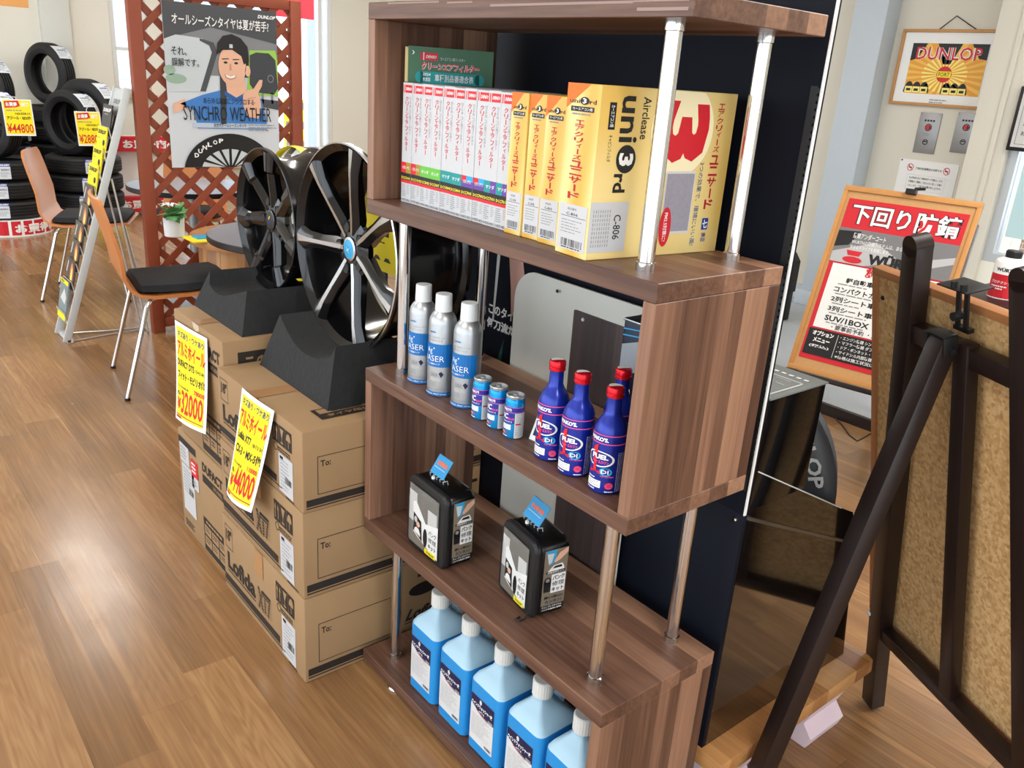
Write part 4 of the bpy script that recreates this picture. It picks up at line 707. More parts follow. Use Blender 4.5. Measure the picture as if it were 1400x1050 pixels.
q = Print((-0.525, 0.362, 0.668), (0.508, 0, 0), (0, -0.51, 0), base=0.0006)
q.rect(m_tape, 0.44, 0, 0.54, 1, 0); ofr = (0.66, 0.45)
q.rect(m_ink, 0.80, 0.28, 0.92, 0.86, 1).rect(m_card, 0.81, 0.3, 0.86, 0.84, 2).text(m_ink, 'SIZE / INSET', 0.815, 0.33, 0.855, 0.78, 0.04, 3, rot=-90).text(m_card, 'タイヤ組付け後のサイズ', 0.873, 0.33, 0.903, 0.82, 0.03, 2, rot=-90); q.rect(m_ink, 0.1, 0.72, 0.12, 0.8, 1); q.build('top_printing', t)
q = Print((-0.525 + 0.44 * 0.508, -0.1475, 0.668), (0.05, 0, 0), (0, 0, -0.06), base=0.001); q.poly(mat('shiny_tape_end', (214, 196, 170), 0.12, coat=0.5), [(0.0, 0.0), (1, 0), (1.05, 0.4), (0.7, 0.55), (0.4, 0.42), (0.1, 0.6)]); q.build('tape_end', t)
duf = [(0.0, 0.345, 'lower box of the far two-high stack, with shipping labels on its face'), (0.345, 0.73, 'upper box of the far two-high stack, under the all-black wheel')]
for k, (za, zb, lab) in enumerate(duf):
    x0, x1, y0, y1 = ((-0.917, -0.534, -0.130, 0.26), (-0.882, -0.513, -0.127, 0.27))[k]
    t = rot_box(x0, x1, y0, y1, za, zb, lab); H = zb - za
    q = Print((x0, y0, zb), (x1 - x0, 0, 0), (0, 0, -H), base=0.0006)
    q.text(m_ink, 'DUFACT', 0.53, 0.1, 0.94, 0.19, 0.05, 1).rect(m_ink, 0.53, 0.215, 0.95, 0.29, 1).text(m_card, 'DF5 WHEEL', 0.75, 0.235, 0.93, 0.27, 0.02, 2, res=1)
    q.rect(m_ink, 0.49, 0.64, 0.97, 0.97, 0)
    for a in range(3):
        for c in range(2): q.rect(m_card, 0.51 + 0.152 * a, 0.71 + 0.11 * c, 0.645 + 0.152 * a, 0.8 + 0.11 * c, 1).lines(m_ink, 0.53 + 0.152 * a, 0.73 + 0.11 * c, 0.63 + 0.152 * a, 0.78 + 0.11 * c, 2, 0.4, 2, a + c)
    q.lines(m_card, 0.55, 0.66, 0.9, 0.69, 1, 0.8, 1, 4)
    if k == 0:
        q.rect(m_ink, 0.02, 0.06, 0.4, 0.13, 1).rect(m_wbox, 0.04, 0.12, 0.24, 0.3, 2).lines(m_grey, 0.06, 0.15, 0.22, 0.28, 4, 0.4, 3, 2).rect(m_wbox, 0.06, 0.31, 0.33, 0.78, 2).lines(m_grey, 0.09, 0.35, 0.3, 0.6, 8, 0.3, 3, 5).barcode(0.2, 0.52, 0.3, 0.58, 3, 5).rect(m_wbox, 0.28, 0.18, 0.43, 0.46, 2).rect(m_red, 0.28, 0.18, 0.43, 0.34, 3).lines(m_white, 0.3, 0.21, 0.41, 0.32, 3, 0.5, 4, 2).lines(m_grey, 0.3, 0.38, 0.41, 0.44, 2, 0.5, 3, 2).lines(m_ink, 0.06, 0.88, 0.3, 0.95, 3, 0.5, 1, 9)
    else:
        q.rect(m_ink, 0.02, 0.08, 0.4, 0.14, 1)
    q.build('front_printing', t)
    q = Print((x1, y0, zb), (0, y1 - y0, 0), (0, 0, -H), base=0.0006)
    q.rect(m_ink, 0.1, 0.09, 0.85, 0.25, 1).text(m_card, 'この面、上向きに', 0.15, 0.115, 0.8, 0.225, 0.03, 2); q.build('side_printing', t)
q = Print((-0.882, 0.27, 0.73), (0.369, 0, 0), (0, -0.397, 0), base=0.0006); q.rect(m_tape, 0.4, 0, 0.52, 1, 0); q.build('top_tape', t)
q = Print((-0.73, -0.1265, 0.73), (0.05, 0, 0), (0, 0, -0.05), base=0.001); q.poly(MATS['shiny_tape_end'], [(0.0, 0.0), (1, 0), (1.05, 0.3), (0.6, 0.5), (0.2, 0.35)]); q.build('tape_end', t)
# ------------------------------------------------------------------ price sheets hanging on the boxes
def sheet(label, tl, tr, br, bl, rows, bulge):
    tl, tr, br, bl = map(V, (tl, tr, br, bl)); nr = (bl - tl).cross(tr - tl).normalized()
    def f(a, b, off): return (tl * (1 - a) + tr * a) * (1 - b) + (bl * (1 - a) + br * a) * b + nr * (off + bulge * math.sin(math.pi * a) * (0.3 + 0.7 * b) + 0.012 * (b ** 2))
    t = thing('price_sheet', label, 'sign', (tl + tr) / 2, group='yellow wheel price sheets')
    b = MB(); N = 10; vs = [f(i / N, j / N, 0) for j in range(N + 1) for i in range(N + 1)] + [f(i / N, j / N, -0.0006) for j in range(N + 1) for i in range(N + 1)]; M = (N + 1) ** 2
    fs = [(j * (N + 1) + i, j * (N + 1) + i + 1, (j + 1) * (N + 1) + i + 1, (j + 1) * (N + 1) + i) for j in range(N) for i in range(N)]; fs += [tuple(M + k for k in q[::-1]) for q in fs]
    b.faces(vs, fs, m_white); b.build('paper', t)
    q = Print((0, 0, 0), (1, 0, 0), (0, -1, 0), f, base=0.0012, step=0.0006)
    for j in range(8): q.rect(m_yel, 0.07, 0.04 + 0.115 * j, 0.93, 0.04 + 0.115 * (j + 1), 0)
    for m, body, x0, y0, x1, y1, bold in rows: q.text(m, body, x0, y0, x1, y1, bold, 1)
    q.rect(m_crimson, 0.07, 0.925, 0.93, 0.935, 1).rect(m_crimson, 0.07, 0.945, 0.28, 0.965, 1); q.build('printing', t)
m_pr = mat('price_red', (206, 24, 34), 0.5); m_pb = mat('price_blue', (40, 60, 120), 0.5)
sheet('yellow price sheet of 32000 yen hanging on the far wheel boxes', Yp(239, 437, -0.133), Yp(283, 463, -0.133), Yp(287, 593, -0.150), Yp(246, 570, -0.150),
      [(m_pb, 'キズあり・ワケあり', 0.12, 0.07, 0.92, 0.14, 0.02), (m_pr, 'アルミホイール', 0.1, 0.17, 0.95, 0.33, 0.025), (m_kuro, 'DUFACT DT5', 0.1, 0.36, 0.66, 0.43, 0.03), (m_kuro, '15×4.5 4H', 0.7, 0.38, 0.92, 0.42, 0.01), (m_kuro, 'フィット・モビリオ他', 0.12, 0.47, 0.94, 0.56, 0.04), (m_kuro, 'アルミのみ4本価格', 0.12, 0.62, 0.5, 0.65, 0.01), (m_pr, '78000', 0.66, 0.6, 0.94, 0.65, 0.03), (m_kuro, '税込', 0.1, 0.69, 0.22, 0.73, 0.03), (m_pr, '¥', 0.1, 0.76, 0.24, 0.87, 0.06), (m_pr, '32000', 0.26, 0.66, 0.92, 0.9, 0.02)], 0.008)
sheet('yellow price sheet of 44000 yen hanging on the near wheel boxes', Yp(331, 530, -0.152), Yp(375, 562, -0.152), Xp(350, 700, -0.19), Xp(316, 672, -0.372),
      [(m_pb, 'キズあり・ワケあり', 0.12, 0.05, 0.92, 0.12, 0.02), (m_pr, 'アルミホイール', 0.1, 0.15, 0.95, 0.31, 0.025), (m_kuro, 'Lofida XT7', 0.12, 0.35, 0.6, 0.42, 0.03), (m_kuro, '18×7.0 5H', 0.66, 0.38, 0.92, 0.42, 0.01), (m_kuro, 'CX-3・MX-5他', 0.12, 0.46, 0.94, 0.56, 0.03), (m_kuro, 'アルミのみ4本価格', 0.14, 0.63, 0.48, 0.66, 0.01), (m_pr, '110000', 0.66, 0.6, 0.92, 0.65, 0.03), (m_kuro, '税込', 0.12, 0.71, 0.24, 0.75, 0.03), (m_pr, '¥', 0.12, 0.77, 0.28, 0.88, 0.06), (m_pr, '44000', 0.3, 0.66, 0.93, 0.9, 0.02)], 0.012)
# ------------------------------------------------------------------ foam blocks and wheels
def block(label, xa, xb, xta, xtb, y0, y1, z0, zt, wc, wr, wz):
    """trapezoid of black foam with a round groove under the wheel (centre wc, wz; radius wr)"""
    half = math.sqrt(max(0.0001, wr ** 2 - (wz - zt) ** 2)); half = min(half, wc - xta - 0.01, xtb - wc - 0.012); n = 10
    groove = [(wc + half - 2 * half * k / n, wz - math.sqrt(wr ** 2 - (half - 2 * half * k / n) ** 2)) for k in range(n + 1)]
    poly = [(xa, z0), (xb, z0), (xtb, zt)] + groove + [(xta, zt)]
    b = MB(); N = len(poly)
    def ring(y, s, dz): return [V((x + (0 if i < 2 else 0), y, z)) for i, (x, z) in enumerate(poly)]
    r0 = [V((x, y0 + (0.022 if i >= 2 else 0) * ((z - z0) / (zt - z0)), z)) for i, (x, z) in enumerate(poly)]
    r1 = [V((x, y1 - (0.022 if i >= 2 else 0) * ((z - z0) / (zt - z0)), z)) for i, (x, z) in enumerate(poly)]
    b.loft([r0, r1], m_foam)
    o = b.build('foam_block', loc=((xa + xb) / 2, (y0 + y1) / 2, z0), smooth=25); return tag(o, label, 'block', 'black foam wheel blocks')
def wheel(label, c, R, Wd, dark, a0, capm):
    t = thing('alloy_wheel', label, 'wheel', (c[0], c[1] + Wd / 2, c[2] - R), group='alloy wheels on foam blocks')
    ax = (0, -1, 0); lipm = m_wd if dark else m_ws; c = V(c)
    b = MB(); b.lathe([(R, -0.006, lipm), (R, 0.0, lipm), (R - 0.0035, 0.0015), (R - 0.012, -0.006), (R - 0.02, -0.012), (R - 0.026, -0.035), (R - 0.03, -0.06), (R - 0.032, -Wd + 0.03), (R - 0.016, -Wd + 0.012), (R - 0.004, -Wd), (R, -Wd), (R, -Wd + 0.01), (R - 0.012, -Wd + 0.018), (R - 0.018, -Wd + 0.05), (R - 0.026, -Wd + 0.07), (R - 0.026, -0.055), (R - 0.014, -0.02), (R, -0.012), (R, -0.006)], m_wd, c, ax, 72); b.build('rim', t)
    hr = 0.07
    b = MB(); b.lathe([(0.0, -0.05), (hr - 0.012, -0.05), (hr - 0.004, -0.046), (hr, -0.03), (0.036, -0.022), (0, -0.022)], m_wd, c, ax, 40); b.build('hub', t)
    b = MB(); b.lathe([(0.03, -0.027, m_wd if dark else m_ws), (0.0285, -0.018, m_wd if dark else m_ws), (0.0235, -0.0165), (0.0, -0.015)], capm, c, ax, 32); cap = b.build('centre_cap', t)
    q = Print(c + V((-0.016, 0.0147, 0.012)), (0.032, 0, 0), (0, 0, -0.024))
    if dark: q.poly(m_yel, [(0.55, 0.05), (0.75, 0.0), (0.5, 0.45), (0.35, 0.45)]).rect(m_blue, 0.2, 0.6, 0.75, 0.7).rect(m_blue, 0.3, 0.6, 0.38, 1.0).rect(m_blue, 0.56, 0.6, 0.64, 1.0)
    else: q.poly(mat('cap_light', (150, 215, 240), 0.3), [(0.15, 0.3), (0.5, 0.5), (0.85, 0.25), (0.56, 0.6), (0.7, 0.9), (0.45, 0.65), (0.2, 0.75), (0.4, 0.55)])
    q.build('emblem', cap)
    def P(r, s, h, A):   # radius, sideways, forward
        return c + V((math.cos(A) * r - math.sin(A) * s, -h, math.sin(A) * r + math.cos(A) * s))
    for k in range(7):
        A = a0 + 2 * math.pi * k / 7; b = MB(); rings = []
        prof = ((hr - 0.035, 0.034, -0.02, 0.026), (0.075, 0.042, -0.016, 0.03), (0.13, 0.036, -0.008, 0.028), (R - 0.06, 0.042, -0.001, 0.022), (R - 0.008, 0.07, 0.001, 0.014))
        for r, wd, h, d in prof: rings.append([P(r, -wd / 2, h - d, A), P(r, -wd / 2, h - 0.011, A), P(r, -wd * 0.13, h, A), P(r, wd * 0.14, h - 0.001, A), P(r, wd / 2, h - 0.012, A), P(r, wd / 2, h - d, A)])
        b.loft(rings, m_wd); s = b.build('spoke', t)
        b = MB(); vs = []
        for r, wd, h, d in prof: vs += [P(r, -wd * 0.13, h + 0.0006, A), P(r, wd * 0.14, h - 0.0004, A)]
        b.faces(vs, [(2 * i, 2 * i + 1, 2 * i + 3, 2 * i + 2) for i in range(len(prof) - 1)], m_wg if dark else m_ws); f = b.build('machined_face', s, fix=False)
        if not dark: f['label'] = 'bright machined face of the spoke'
    for k in range(5):
        A = a0 + 0.45 + 2 * math.pi * k / 5; p = P(0.053, 0, -0.0235, A)
        b = MB(); b.lathe([(0, 0.0032), (0.0105, 0.0032), (0.0125, 0.005), (0.0125, -0.01), (0, -0.01)], m_kuro, p, ax, 18); b.build('lug_hole', t)
    A = a0 + 2 * math.pi * 5.52 / 7; p = P(R - 0.045, 0, -0.04, A)
    b = MB(); b.tube([p, p + V((0.012, -0.014, 0.004))], [0.004, 0.003], m_lgrey, 10); b.build('valve', t)
    return t
m_wd = mat('wheel_black_gloss', (12, 12, 14), 0.16, spec=0.4, coat=0.2); m_ws = mat('machined_silver', (206, 208, 210), 0.22, 1.0); m_wg = mat('wheel_dark_metal', (50, 50, 54), 0.2, 0.8)
yw2 = 0.066; cw2 = Yp(468, 338, yw2); zt2, zb2 = Yp(480, 197, yw2).z, Yp(462, 473, yw2).z; yw1 = 0.088; cw1 = Yp(361, 298, yw1); zt1, zb1 = Yp(377, 207, yw1).z, Yp(352, 388, yw1).z
R2, R1 = (zt2 - zb2) / 2, (zt1 - zb1) / 2
wheel('near alloy wheel with bright silver spoke faces and a sky blue cap', (cw2.x, yw2, zb2 + R2), R2, 0.2, False, math.radians(80), mat('cap_sky_blue', (40, 150, 200), 0.25))
block('black foam block under the near silver-faced wheel', -0.475, -0.096, -0.392, -0.098, -0.043, 0.24, 0.6685, 0.822, cw2.x, R2 + 0.002, zb2 + R2)
wheel('far alloy wheel, glossy black all over', (cw1.x, yw1, zb1 + R1), R1, 0.17, True, math.radians(84), m_black)
block('black foam block under the far all-black wheel', -0.889, -0.53, -0.80, -0.54, -0.066, 0.22, 0.73, 0.85, cw1.x, R1 + 0.002, zb1 + R1)
# ------------------------------------------------------------------ behind the wheels: yellow sign on slim posts, wrapped tyre
ys = 0.44
t = thing('tyre_guide_sign', 'yellow tyre guide sign on pale yellow posts behind the near wheel', 'sign', (-0.72, ys, 0))
A, Bq = Yp(470, 290, ys), Yp(548, 372, ys)
b = MB(); b.box((A.x, ys, Bq.z - 0.02), (Bq.x, ys + 0.008, A.z + 0.06), m_yel); b.build('board', t)
q = Print((A.x, ys, A.z + 0.06), (Bq.x - A.x, 0, 0), (0, 0, -(A.z + 0.08 - Bq.z)))
q.ring(m_kuro, 0.56, 0.4, 0.06, 0.08, 0.3, 1).rect(m_kuro, 0.72, 0.32, 0.8, 0.46, 1).rect(m_yel, 0.735, 0.34, 0.79, 0.4, 2).lines(m_kuro, 0.5, 0.55, 0.85, 0.6, 1, 0.4, 1, 2)
for k in range(2): q.poly(m_kuro, [(0.55 + 0.17 * k, 0.84), (0.58 + 0.17 * k, 0.78), (0.63 + 0.17 * k, 0.78), (0.67 + 0.17 * k, 0.84)], 1)
q.build('printing', t)
m_py = mat('pale_yellow_post', (226, 214, 120), 0.5)
yp = 0.36
for (u0, v0, u1, v1) in ((562, 372, 526, 520), (414, 405, 404, 455)):
    p0, p1 = Yp(u0, v0, yp), Yp(u1, v1, yp); d = (p1 - p0); p2 = p0 + d * (p0.z / -d.z)
    b = MB(); b.beam(p0 + V((0, 0.06, 0)), p2, 0.03, 0.012, m_py, (0, 1, 0)); b.build('post', t)
A = Yp(432, 212, 0.62); t = thing('wrapped_tyre', 'tyre in silver and black patterned wrapping behind the two wheels', 'tyre', (A.x, 0.62, A.z - 0.47))
m_ch = bpy.data.materials.new('patterned_film'); m_ch.use_nodes = True; nt = m_ch.node_tree; ck = nd(nt, 'ShaderNodeTexChecker'); ck.inputs['Scale'].default_value = 16; ck.inputs[1].default_value = lin((200, 204, 206)); ck.inputs[2].default_value = lin((60, 62, 66)); tc = nd(nt, 'ShaderNodeTexCoord'); nt.links.new(tc.outputs['Object'], ck.inputs[0]); nt.links.new(ck.outputs[0], nt.nodes['Principled BSDF'].inputs[0]); nt.nodes['Principled BSDF'].inputs['Roughness'].default_value = 0.25
rr = 0.25; cz = A.z - rr + 0.03
b = MB(); b.lathe([(0.16, -0.1), (rr - 0.03, -0.1), (rr, -0.07), (rr, 0.07), (rr - 0.03, 0.1), (0.16, 0.1), (0.16, -0.1)], m_ch, (A.x, 0.62, cz), (0, 1, 0), 48); b.build('wrapped_body', t)
b = MB(); b.lathe([(rr + 0.001, -0.1), (rr + 0.004, -0.075), (rr + 0.001, -0.06)], m_yel, (A.x, 0.62, cz), (0, 1, 0), 48); b.build('yellow_band', t)
b = MB(); zt = cz - rr - 0.006
for sx in (-0.2, 0.2):
    for sy in (-0.12, 0.12): b.box((A.x + sx - 0.015, 0.62 + sy - 0.015, 0), (A.x + sx + 0.015, 0.62 + sy + 0.015, zt), m_black)
b.box((A.x - 0.25, 0.46, zt - 0.02), (A.x + 0.25, 0.78, zt), m_black); o = b.build('display_plinth', loc=(A.x, 0.62, 0)); tag(o, 'black plinth carrying the wrapped tyre behind the wheels', 'stand')
# ------------------------------------------------------------------ directly behind the shelf
yb = 0.312
t = thing('desk_screen', 'beige rounded desk screen with a dark brown board, standing behind the shelf', 'screen', (0.45, yb, 0))
x0, zt, rc = Yp(699, 470, yb).x, Yp(745, 377, yb).z, 0.07
P = [(0.52, 0.01), (0.52, zt)] + [(x0 + rc - rc * math.sin(math.pi / 2 * k / 8), zt - rc + rc * math.cos(math.pi / 2 * k / 8)) for k in range(9)] + [(x0, 0.01)]
b = MB(); b.prism(P, (0, yb, 0), (1, 0, 0), (0, 0, 1), (0, 0.006, 0), mat('beige_laminate', (206, 204, 194), 0.5)); b.build('screen_board', t)
A = Yp(787, 424, yb - 0.004); xb = Yp(760, 700, yb).x
b = MB(); b.box(((A.x + xb) / 2, yb - 0.006, 0.02), (0.505, yb, A.z), wood_lam('dark_brown_board', 0, 2, [(0.1, (56, 45, 44)), (0.5, (76, 62, 60)), (0.9, (98, 82, 78))], 0.03, 0.5)); b.build('brown_board', t)
for u, v in ((797, 437), (762, 363 + 35)):
    p = Yp(u, v, yb - 0.006); b = MB(); b.lathe([(0.0, 0.002), (0.003, 0.002), (0.004, 0)], m_lgrey if u == 797 else m_kuro, p, (0, -1, 0), 12); b.build('screw', t)
# ================================================================== THE BLACK TYRE DISPLAY BESIDE THE SHELF
yb2, xs = 0.335, 0.787
m_mir = mat('black_mirror_laminate', (8, 8, 10), 0.09, spec=0.8, coat=0.8, ior=1.6)
t = thing('tyre_display', 'tall black tyre display stand with glossy side on a wooden base, behind the shelf', 'display', (0.5, 0.6, 0))
zs = Xp(1015, 706, xs).z
xl = Yp(668, 440, yb2).x
b = MB(); b.box((xl, yb2, zs), (xs, yb2 + 0.012, 1.78), m_navy); b.box((-0.13, yb2, 0.715), (xl, yb2 + 0.012, 1.78), m_navy); bp = b.build('back_panel', t)
b = MB(); b.box((xs - 0.001, yb2 - 0.001, zs), (xs + 0.0015, yb2 + 0.005, 1.78), m_white); b.build('white_edge', bp)
b = MB(); b.box((xl, yb2, 0.165), (xs, yb2 + 0.012, zs), m_navy, 0.001); b.build('lower_panel', t)
pB, pT = Xp(1160, 745, xs), Xp(1147, 897, xs)
b = MB(); b.prism([(yb2 + 0.012, 0.165), (pT.y + 0.02, 0.165), (pB.y + 0.03, pB.z - 0.01), (yb2 + 0.012, zs - 0.012)], (xs - 0.02, 0, 0), (0, 1, 0), (0, 0, 1), (0.02, 0, 0), m_mir); b.build('side_panel', t)
b = MB(); b.prism([(yb2 + 0.012, 0.165), (pT.y + 0.02, 0.165), (pB.y + 0.03, pB.z - 0.01), (yb2 + 0.012, zs - 0.012)], (0.2, 0, 0), (0, 1, 0), (0, 0, 1), (0.02, 0, 0), m_mir); b.build('side_panel', t)
b = MB(); b.obox((0.2, yb2 + 0.012, zs - 0.012), (xs - 0.2 + 0.003, 0, 0), (0, pB.y + 0.03 - yb2 - 0.012, pB.z - zs + 0.002), (0, 0.002, 0.006), m_steel); b.build('slope_edge', t)
c1, c2 = Xp(1036, 645, xs), Xp(1160, 705, xs)
P = [(yb2 + 0.014, zs - 0.004), (pB.y + 0.02, pB.z), (c2.y + 0.02, c2.z + 0.002), (c2.y - 0.04, c2.z + 0.03), (yb2 + 0.014, c1.z)]
b = MB(); b.prism(P, (xs - 0.009, 0, 0), (0, 1, 0), (0, 0, 1), (0.008, 0, 0), m_mir); b.tube([(xs, yb2 + 0.02, c1.z), (xs, c2.y - 0.04, c2.z + 0.03)], 0.0014, m_lgrey, 6); b.build('glossy_flap', t)
bt = Xp(1130, 522, xs); bx0 = 0.4
b = MB(); b.box((bx0, yb2 + 0.013, c1.z - 0.08), (xs, bt.y, bt.z - 0.003), m_gloss, 0.001); bxo = b.build('black_box', t)
m_gtop = mat('grey_printed_top', (128, 134, 134), 0.35, 0.2)
b = MB(); b.box((bx0, yb2 + 0.013, bt.z - 0.003), (xs + 0.003, bt.y + 0.003, bt.z), m_gtop); tp = b.build('printed_top', t)
q = Print((bx0, bt.y, bt.z), (xs - bx0, 0, 0), (0, -(bt.y - yb2 - 0.013), 0))
for k in range(16): q.rect(m_white, 0.3 + 0.042 * k, 0.16, 0.325 + 0.042 * k, 0.2, 1)
q.lines(m_lgrey, 0.4, 0.36, 0.96, 0.9, 7, 0.14, 1, 4).rect(m_lgrey, 0.3, 0.3, 0.97, 0.32, 1).rect(m_lgrey, 0.96, 0.3, 0.97, 0.95, 1); q.build('printing', tp)
b = MB(); b.box((0.16, yb2 - 0.004, 0.125), (xs + 0.055, pT.y + 0.07, 0.165), oakX, 0.003); b.build('wood_base', t)
m_pf = mat('pink_white_foam', (226, 206, 216), 0.7)
for (x, y) in ((xs - 0.02, 0.41), (xs - 0.02, Zp(1120, 972, 0.06).y), (0.26, 0.41), (0.26, 0.85)):
    b = MB(); b.prism([(-0.05, 0), (0.06, 0), (0.07, 0.03), (0.045, 0.06), (0.06, 0.1), (0.07, 0.124), (-0.05, 0.124)], (x, y - 0.07, 0.0005), (1, 0, 0), (0, 0, 1), (0, 0.14, 0), m_pf); b.build('foam_foot', t)
p = Yp(1005, 710, yb2); b = MB(); b.lathe([(0, 0.006), (0.004, 0.006), (0.006, 0.002), (0.006, 0)], m_chrome, p, (0, -1, 0), 14); b.build('bolt', t)
A = Yp(1120, 118, yb2 - 0.004)
b = MB(); b.box((xs - 0.016, yb2 - 0.004, 0.75), (xs - 0.0035, yb2 - 0.0005, A.z), m_black)
for j in range(58): b.box((xs - 0.0035, yb2 - 0.004, A.z - 0.01 - j * 0.011), (xs - 0.0012, yb2 - 0.001, A.z - 0.0035 - j * 0.011), m_black)
b.build('toothed_strip', t)
q = Print((xl, yb2, 1.12), (0.4, 0, 0), (0, 0, -1.0)); tt = lambda p: ((p.x - xl) / 0.4, 1.12 - p.z)
c0 = tt(Yp(669, 413, yb2)); h = 0.026
q.text(m_white, 'このタイヤ、', c0[0], c0[1], c0[0] + 0.33, c0[1] + h, 0.03, 1).text(m_white, '何刀流だ。', c0[0] - 0.01, c0[1] + h * 1.35, c0[0] + 0.29, c0[1] + h * 2.35, 0.04, 1)
s0 = tt(Yp(694, 374, yb2)); q.poly(mat('print_skin_shade', (196, 150, 134), 0.6), [(s0[0], s0[1] - 0.06), (s0[0] + 0.12, s0[1] - 0.06), (s0[0] + 0.16, s0[1] + 0.0), (s0[0] + 0.1, s0[1] + 0.08), (s0[0] + 0.06, s0[1] + 0.1), (s0[0] + 0.04, s0[1] + 0.03)], 1).poly(m_orange, [(s0[0] + 0.38, s0[1] - 0.0), (s0[0] + 0.58, s0[1] - 0.0), (s0[0] + 0.52, s0[1] + 0.04)], 1)
g0 = tt(Yp(676, 490, yb2)); q.poly(mat('print_deep_green', (10, 80, 66), 0.6), [(g0[0] - 0.02, g0[1] + 0.06), (g0[0] + 0.08, g0[1] - 0.06), (g0[0] + 0.05, g0[1] + 0.08)], 1)
w0 = tt(Yp(684, 366, yb2)); w1 = tt(Yp(671, 438, yb2)); q.poly(m_lgrey, [(w0[0] - 0.03, w0[1] - 0.05), (w0[0] + 0.0, w0[1] - 0.05), (w1[0] + 0.03, w1[1]), (w1[0] + 0.015, w1[1])], 1); q.build('poster_printing', t)
# the tyre on show in it
def tyre_mesh(b, R, r, Wd, o, axis, tread=4, m_=None):
    h = Wd / 2; P = [(r, -h * 0.72), (r + 0.012, -h * 0.86), (r + (R - r) * 0.45, -h), (R - 0.03, -h * 0.93), (R - 0.008, -h * 0.78), (R, -h * 0.62)]
    for k in range(tread):
        x = -h * 0.62 + h * 1.24 * (k + 0.5) / tread; P += [(R + 0.001, x - 0.006), (R - 0.008, x - 0.004), (R - 0.008, x + 0.004), (R + 0.001, x + 0.006)]
    P += [(R, h * 0.62), (R - 0.008, h * 0.78), (R - 0.03, h * 0.93), (r + (R - r) * 0.45, h), (r + 0.012, h * 0.86), (r, h * 0.72), (r + 0.012, h * 0.6), (R - 0.03, h * 0.5), (R - 0.03, -h * 0.5), (r + 0.012, -h * 0.6), (r, -h * 0.72)]
    b.lathe(P, m_ or m_rub, o, axis, 64)
RT, aT = 0.315, math.radians(-60); nT, sT = V((math.cos(aT), math.sin(aT), 0)), V((-math.sin(aT), math.cos(aT), 0)); cT = V((0.478, 0.585, 0.572))
t = thing('tyre', 'large tyre with pale sidewall lettering held upright in the black display stand', 'tyre', (cT.x, cT.y, cT.z - RT))
b = MB(); tyre_mesh(b, RT, 0.205, 0.11, cT - nT * 0.055, nT, 4, mat('show_tyre_rubber_sheen', (66, 68, 72), 0.4, spec=0.7)); b.build('tyre_body', t)  # black rubber greyed in colour to stand for daylight sheen on it
b = MB(); b.lathe([(0.204, -0.012), (0.195, -0.03), (0.185, -0.09), (0.08, -0.085), (0.06, -0.05), (0, -0.05)], m_wd, cT, nT, 48); b.build('rim', t)
def fside(a, b_, off):
    an = math.radians(58) - a * math.radians(50); rr = 0.3 - b_ * 0.052; return cT + nT * (0.002 + off) + sT * (math.cos(an) * rr) + V((0, 0, math.sin(an) * rr))
q = Print((0, 0, 0), (1, 0, 0), (0, -1, 0), fside, base=0.0005, step=0.0006); q.text(m_lgrey, 'DUNLOP', 0.05, 0.2, 0.95, 0.82, 0.03, 1)
q.build('sidewall_lettering', t)
b = MB(); b.box((0.40, 0.58, 0.166), (0.48, 0.68, cT.z - RT - 0.004), m_black); o = b.build('tyre_cradle', loc=(0.4, 0.78, 0.166)); tag(o, 'black cradle under the upright tyre inside the display stand', 'stand')
# ================================================================== LATTICE, POSTER, TABLES, CHAIRS
m_lat = mat('lattice_red_brown', (140, 68, 44), 0.5, var=0.1, vscale=25)
xL = -3.0; ya, yb_ = Xp(192, 250, xL).y, Xp(411, 120, xL).y; zT = 1.72; pw = 0.062
t = thing('lattice_screen', 'red-brown wooden lattice screen holding the driver poster', 'screen', (xL, (ya + yb_) / 2, 0))
for y in (ya, yb_ - pw):
    b = MB(); b.box((xL - 0.025, y, 0.0), (xL + 0.025, y + pw, zT), m_lat, 0.004); b.build('post', t)
for z in (0.03, zT - 0.05):
    b = MB(); b.box((xL - 0.018, ya + pw, z), (xL + 0.018, yb_ - pw, z + 0.05), m_lat, 0.003); b.build('rail', t)
for sgn in (1, -1):
    b = MB(); p = 0.132; z0, z1, y0, y1 = 0.06, zT - 0.03, ya + pw - 0.01, yb_ - pw + 0.01; xx = xL + 0.006 * sgn; k = -20
    for k in range(-20, 40):
        c = k * p       # z = sgn*y + c
        pts = []
        for y in (y0, y1):
            z = sgn * (y - y0) + z0 + c
            pts.append((y, z))
        (a, za), (e, ze) = pts
        if max(za, ze) < z0 or min(za, ze) > z1: continue
        def clip(zlim):
            return y0 + sgn * (zlim - z0 - c)
        def atz(y): return sgn * (y - y0) + z0 + c
        ys = [max(y0, min(y1, clip(z0))), max(y0, min(y1, clip(z1)))]; lo, hi = min(ys), max(ys)
        if hi - lo < 0.02: continue
        b.beam((xx, lo, atz(lo)), (xx, hi, atz(hi)), 0.034, 0.011, m_lat, (1, 0, 0))
    b.build('lattice_slats', t)
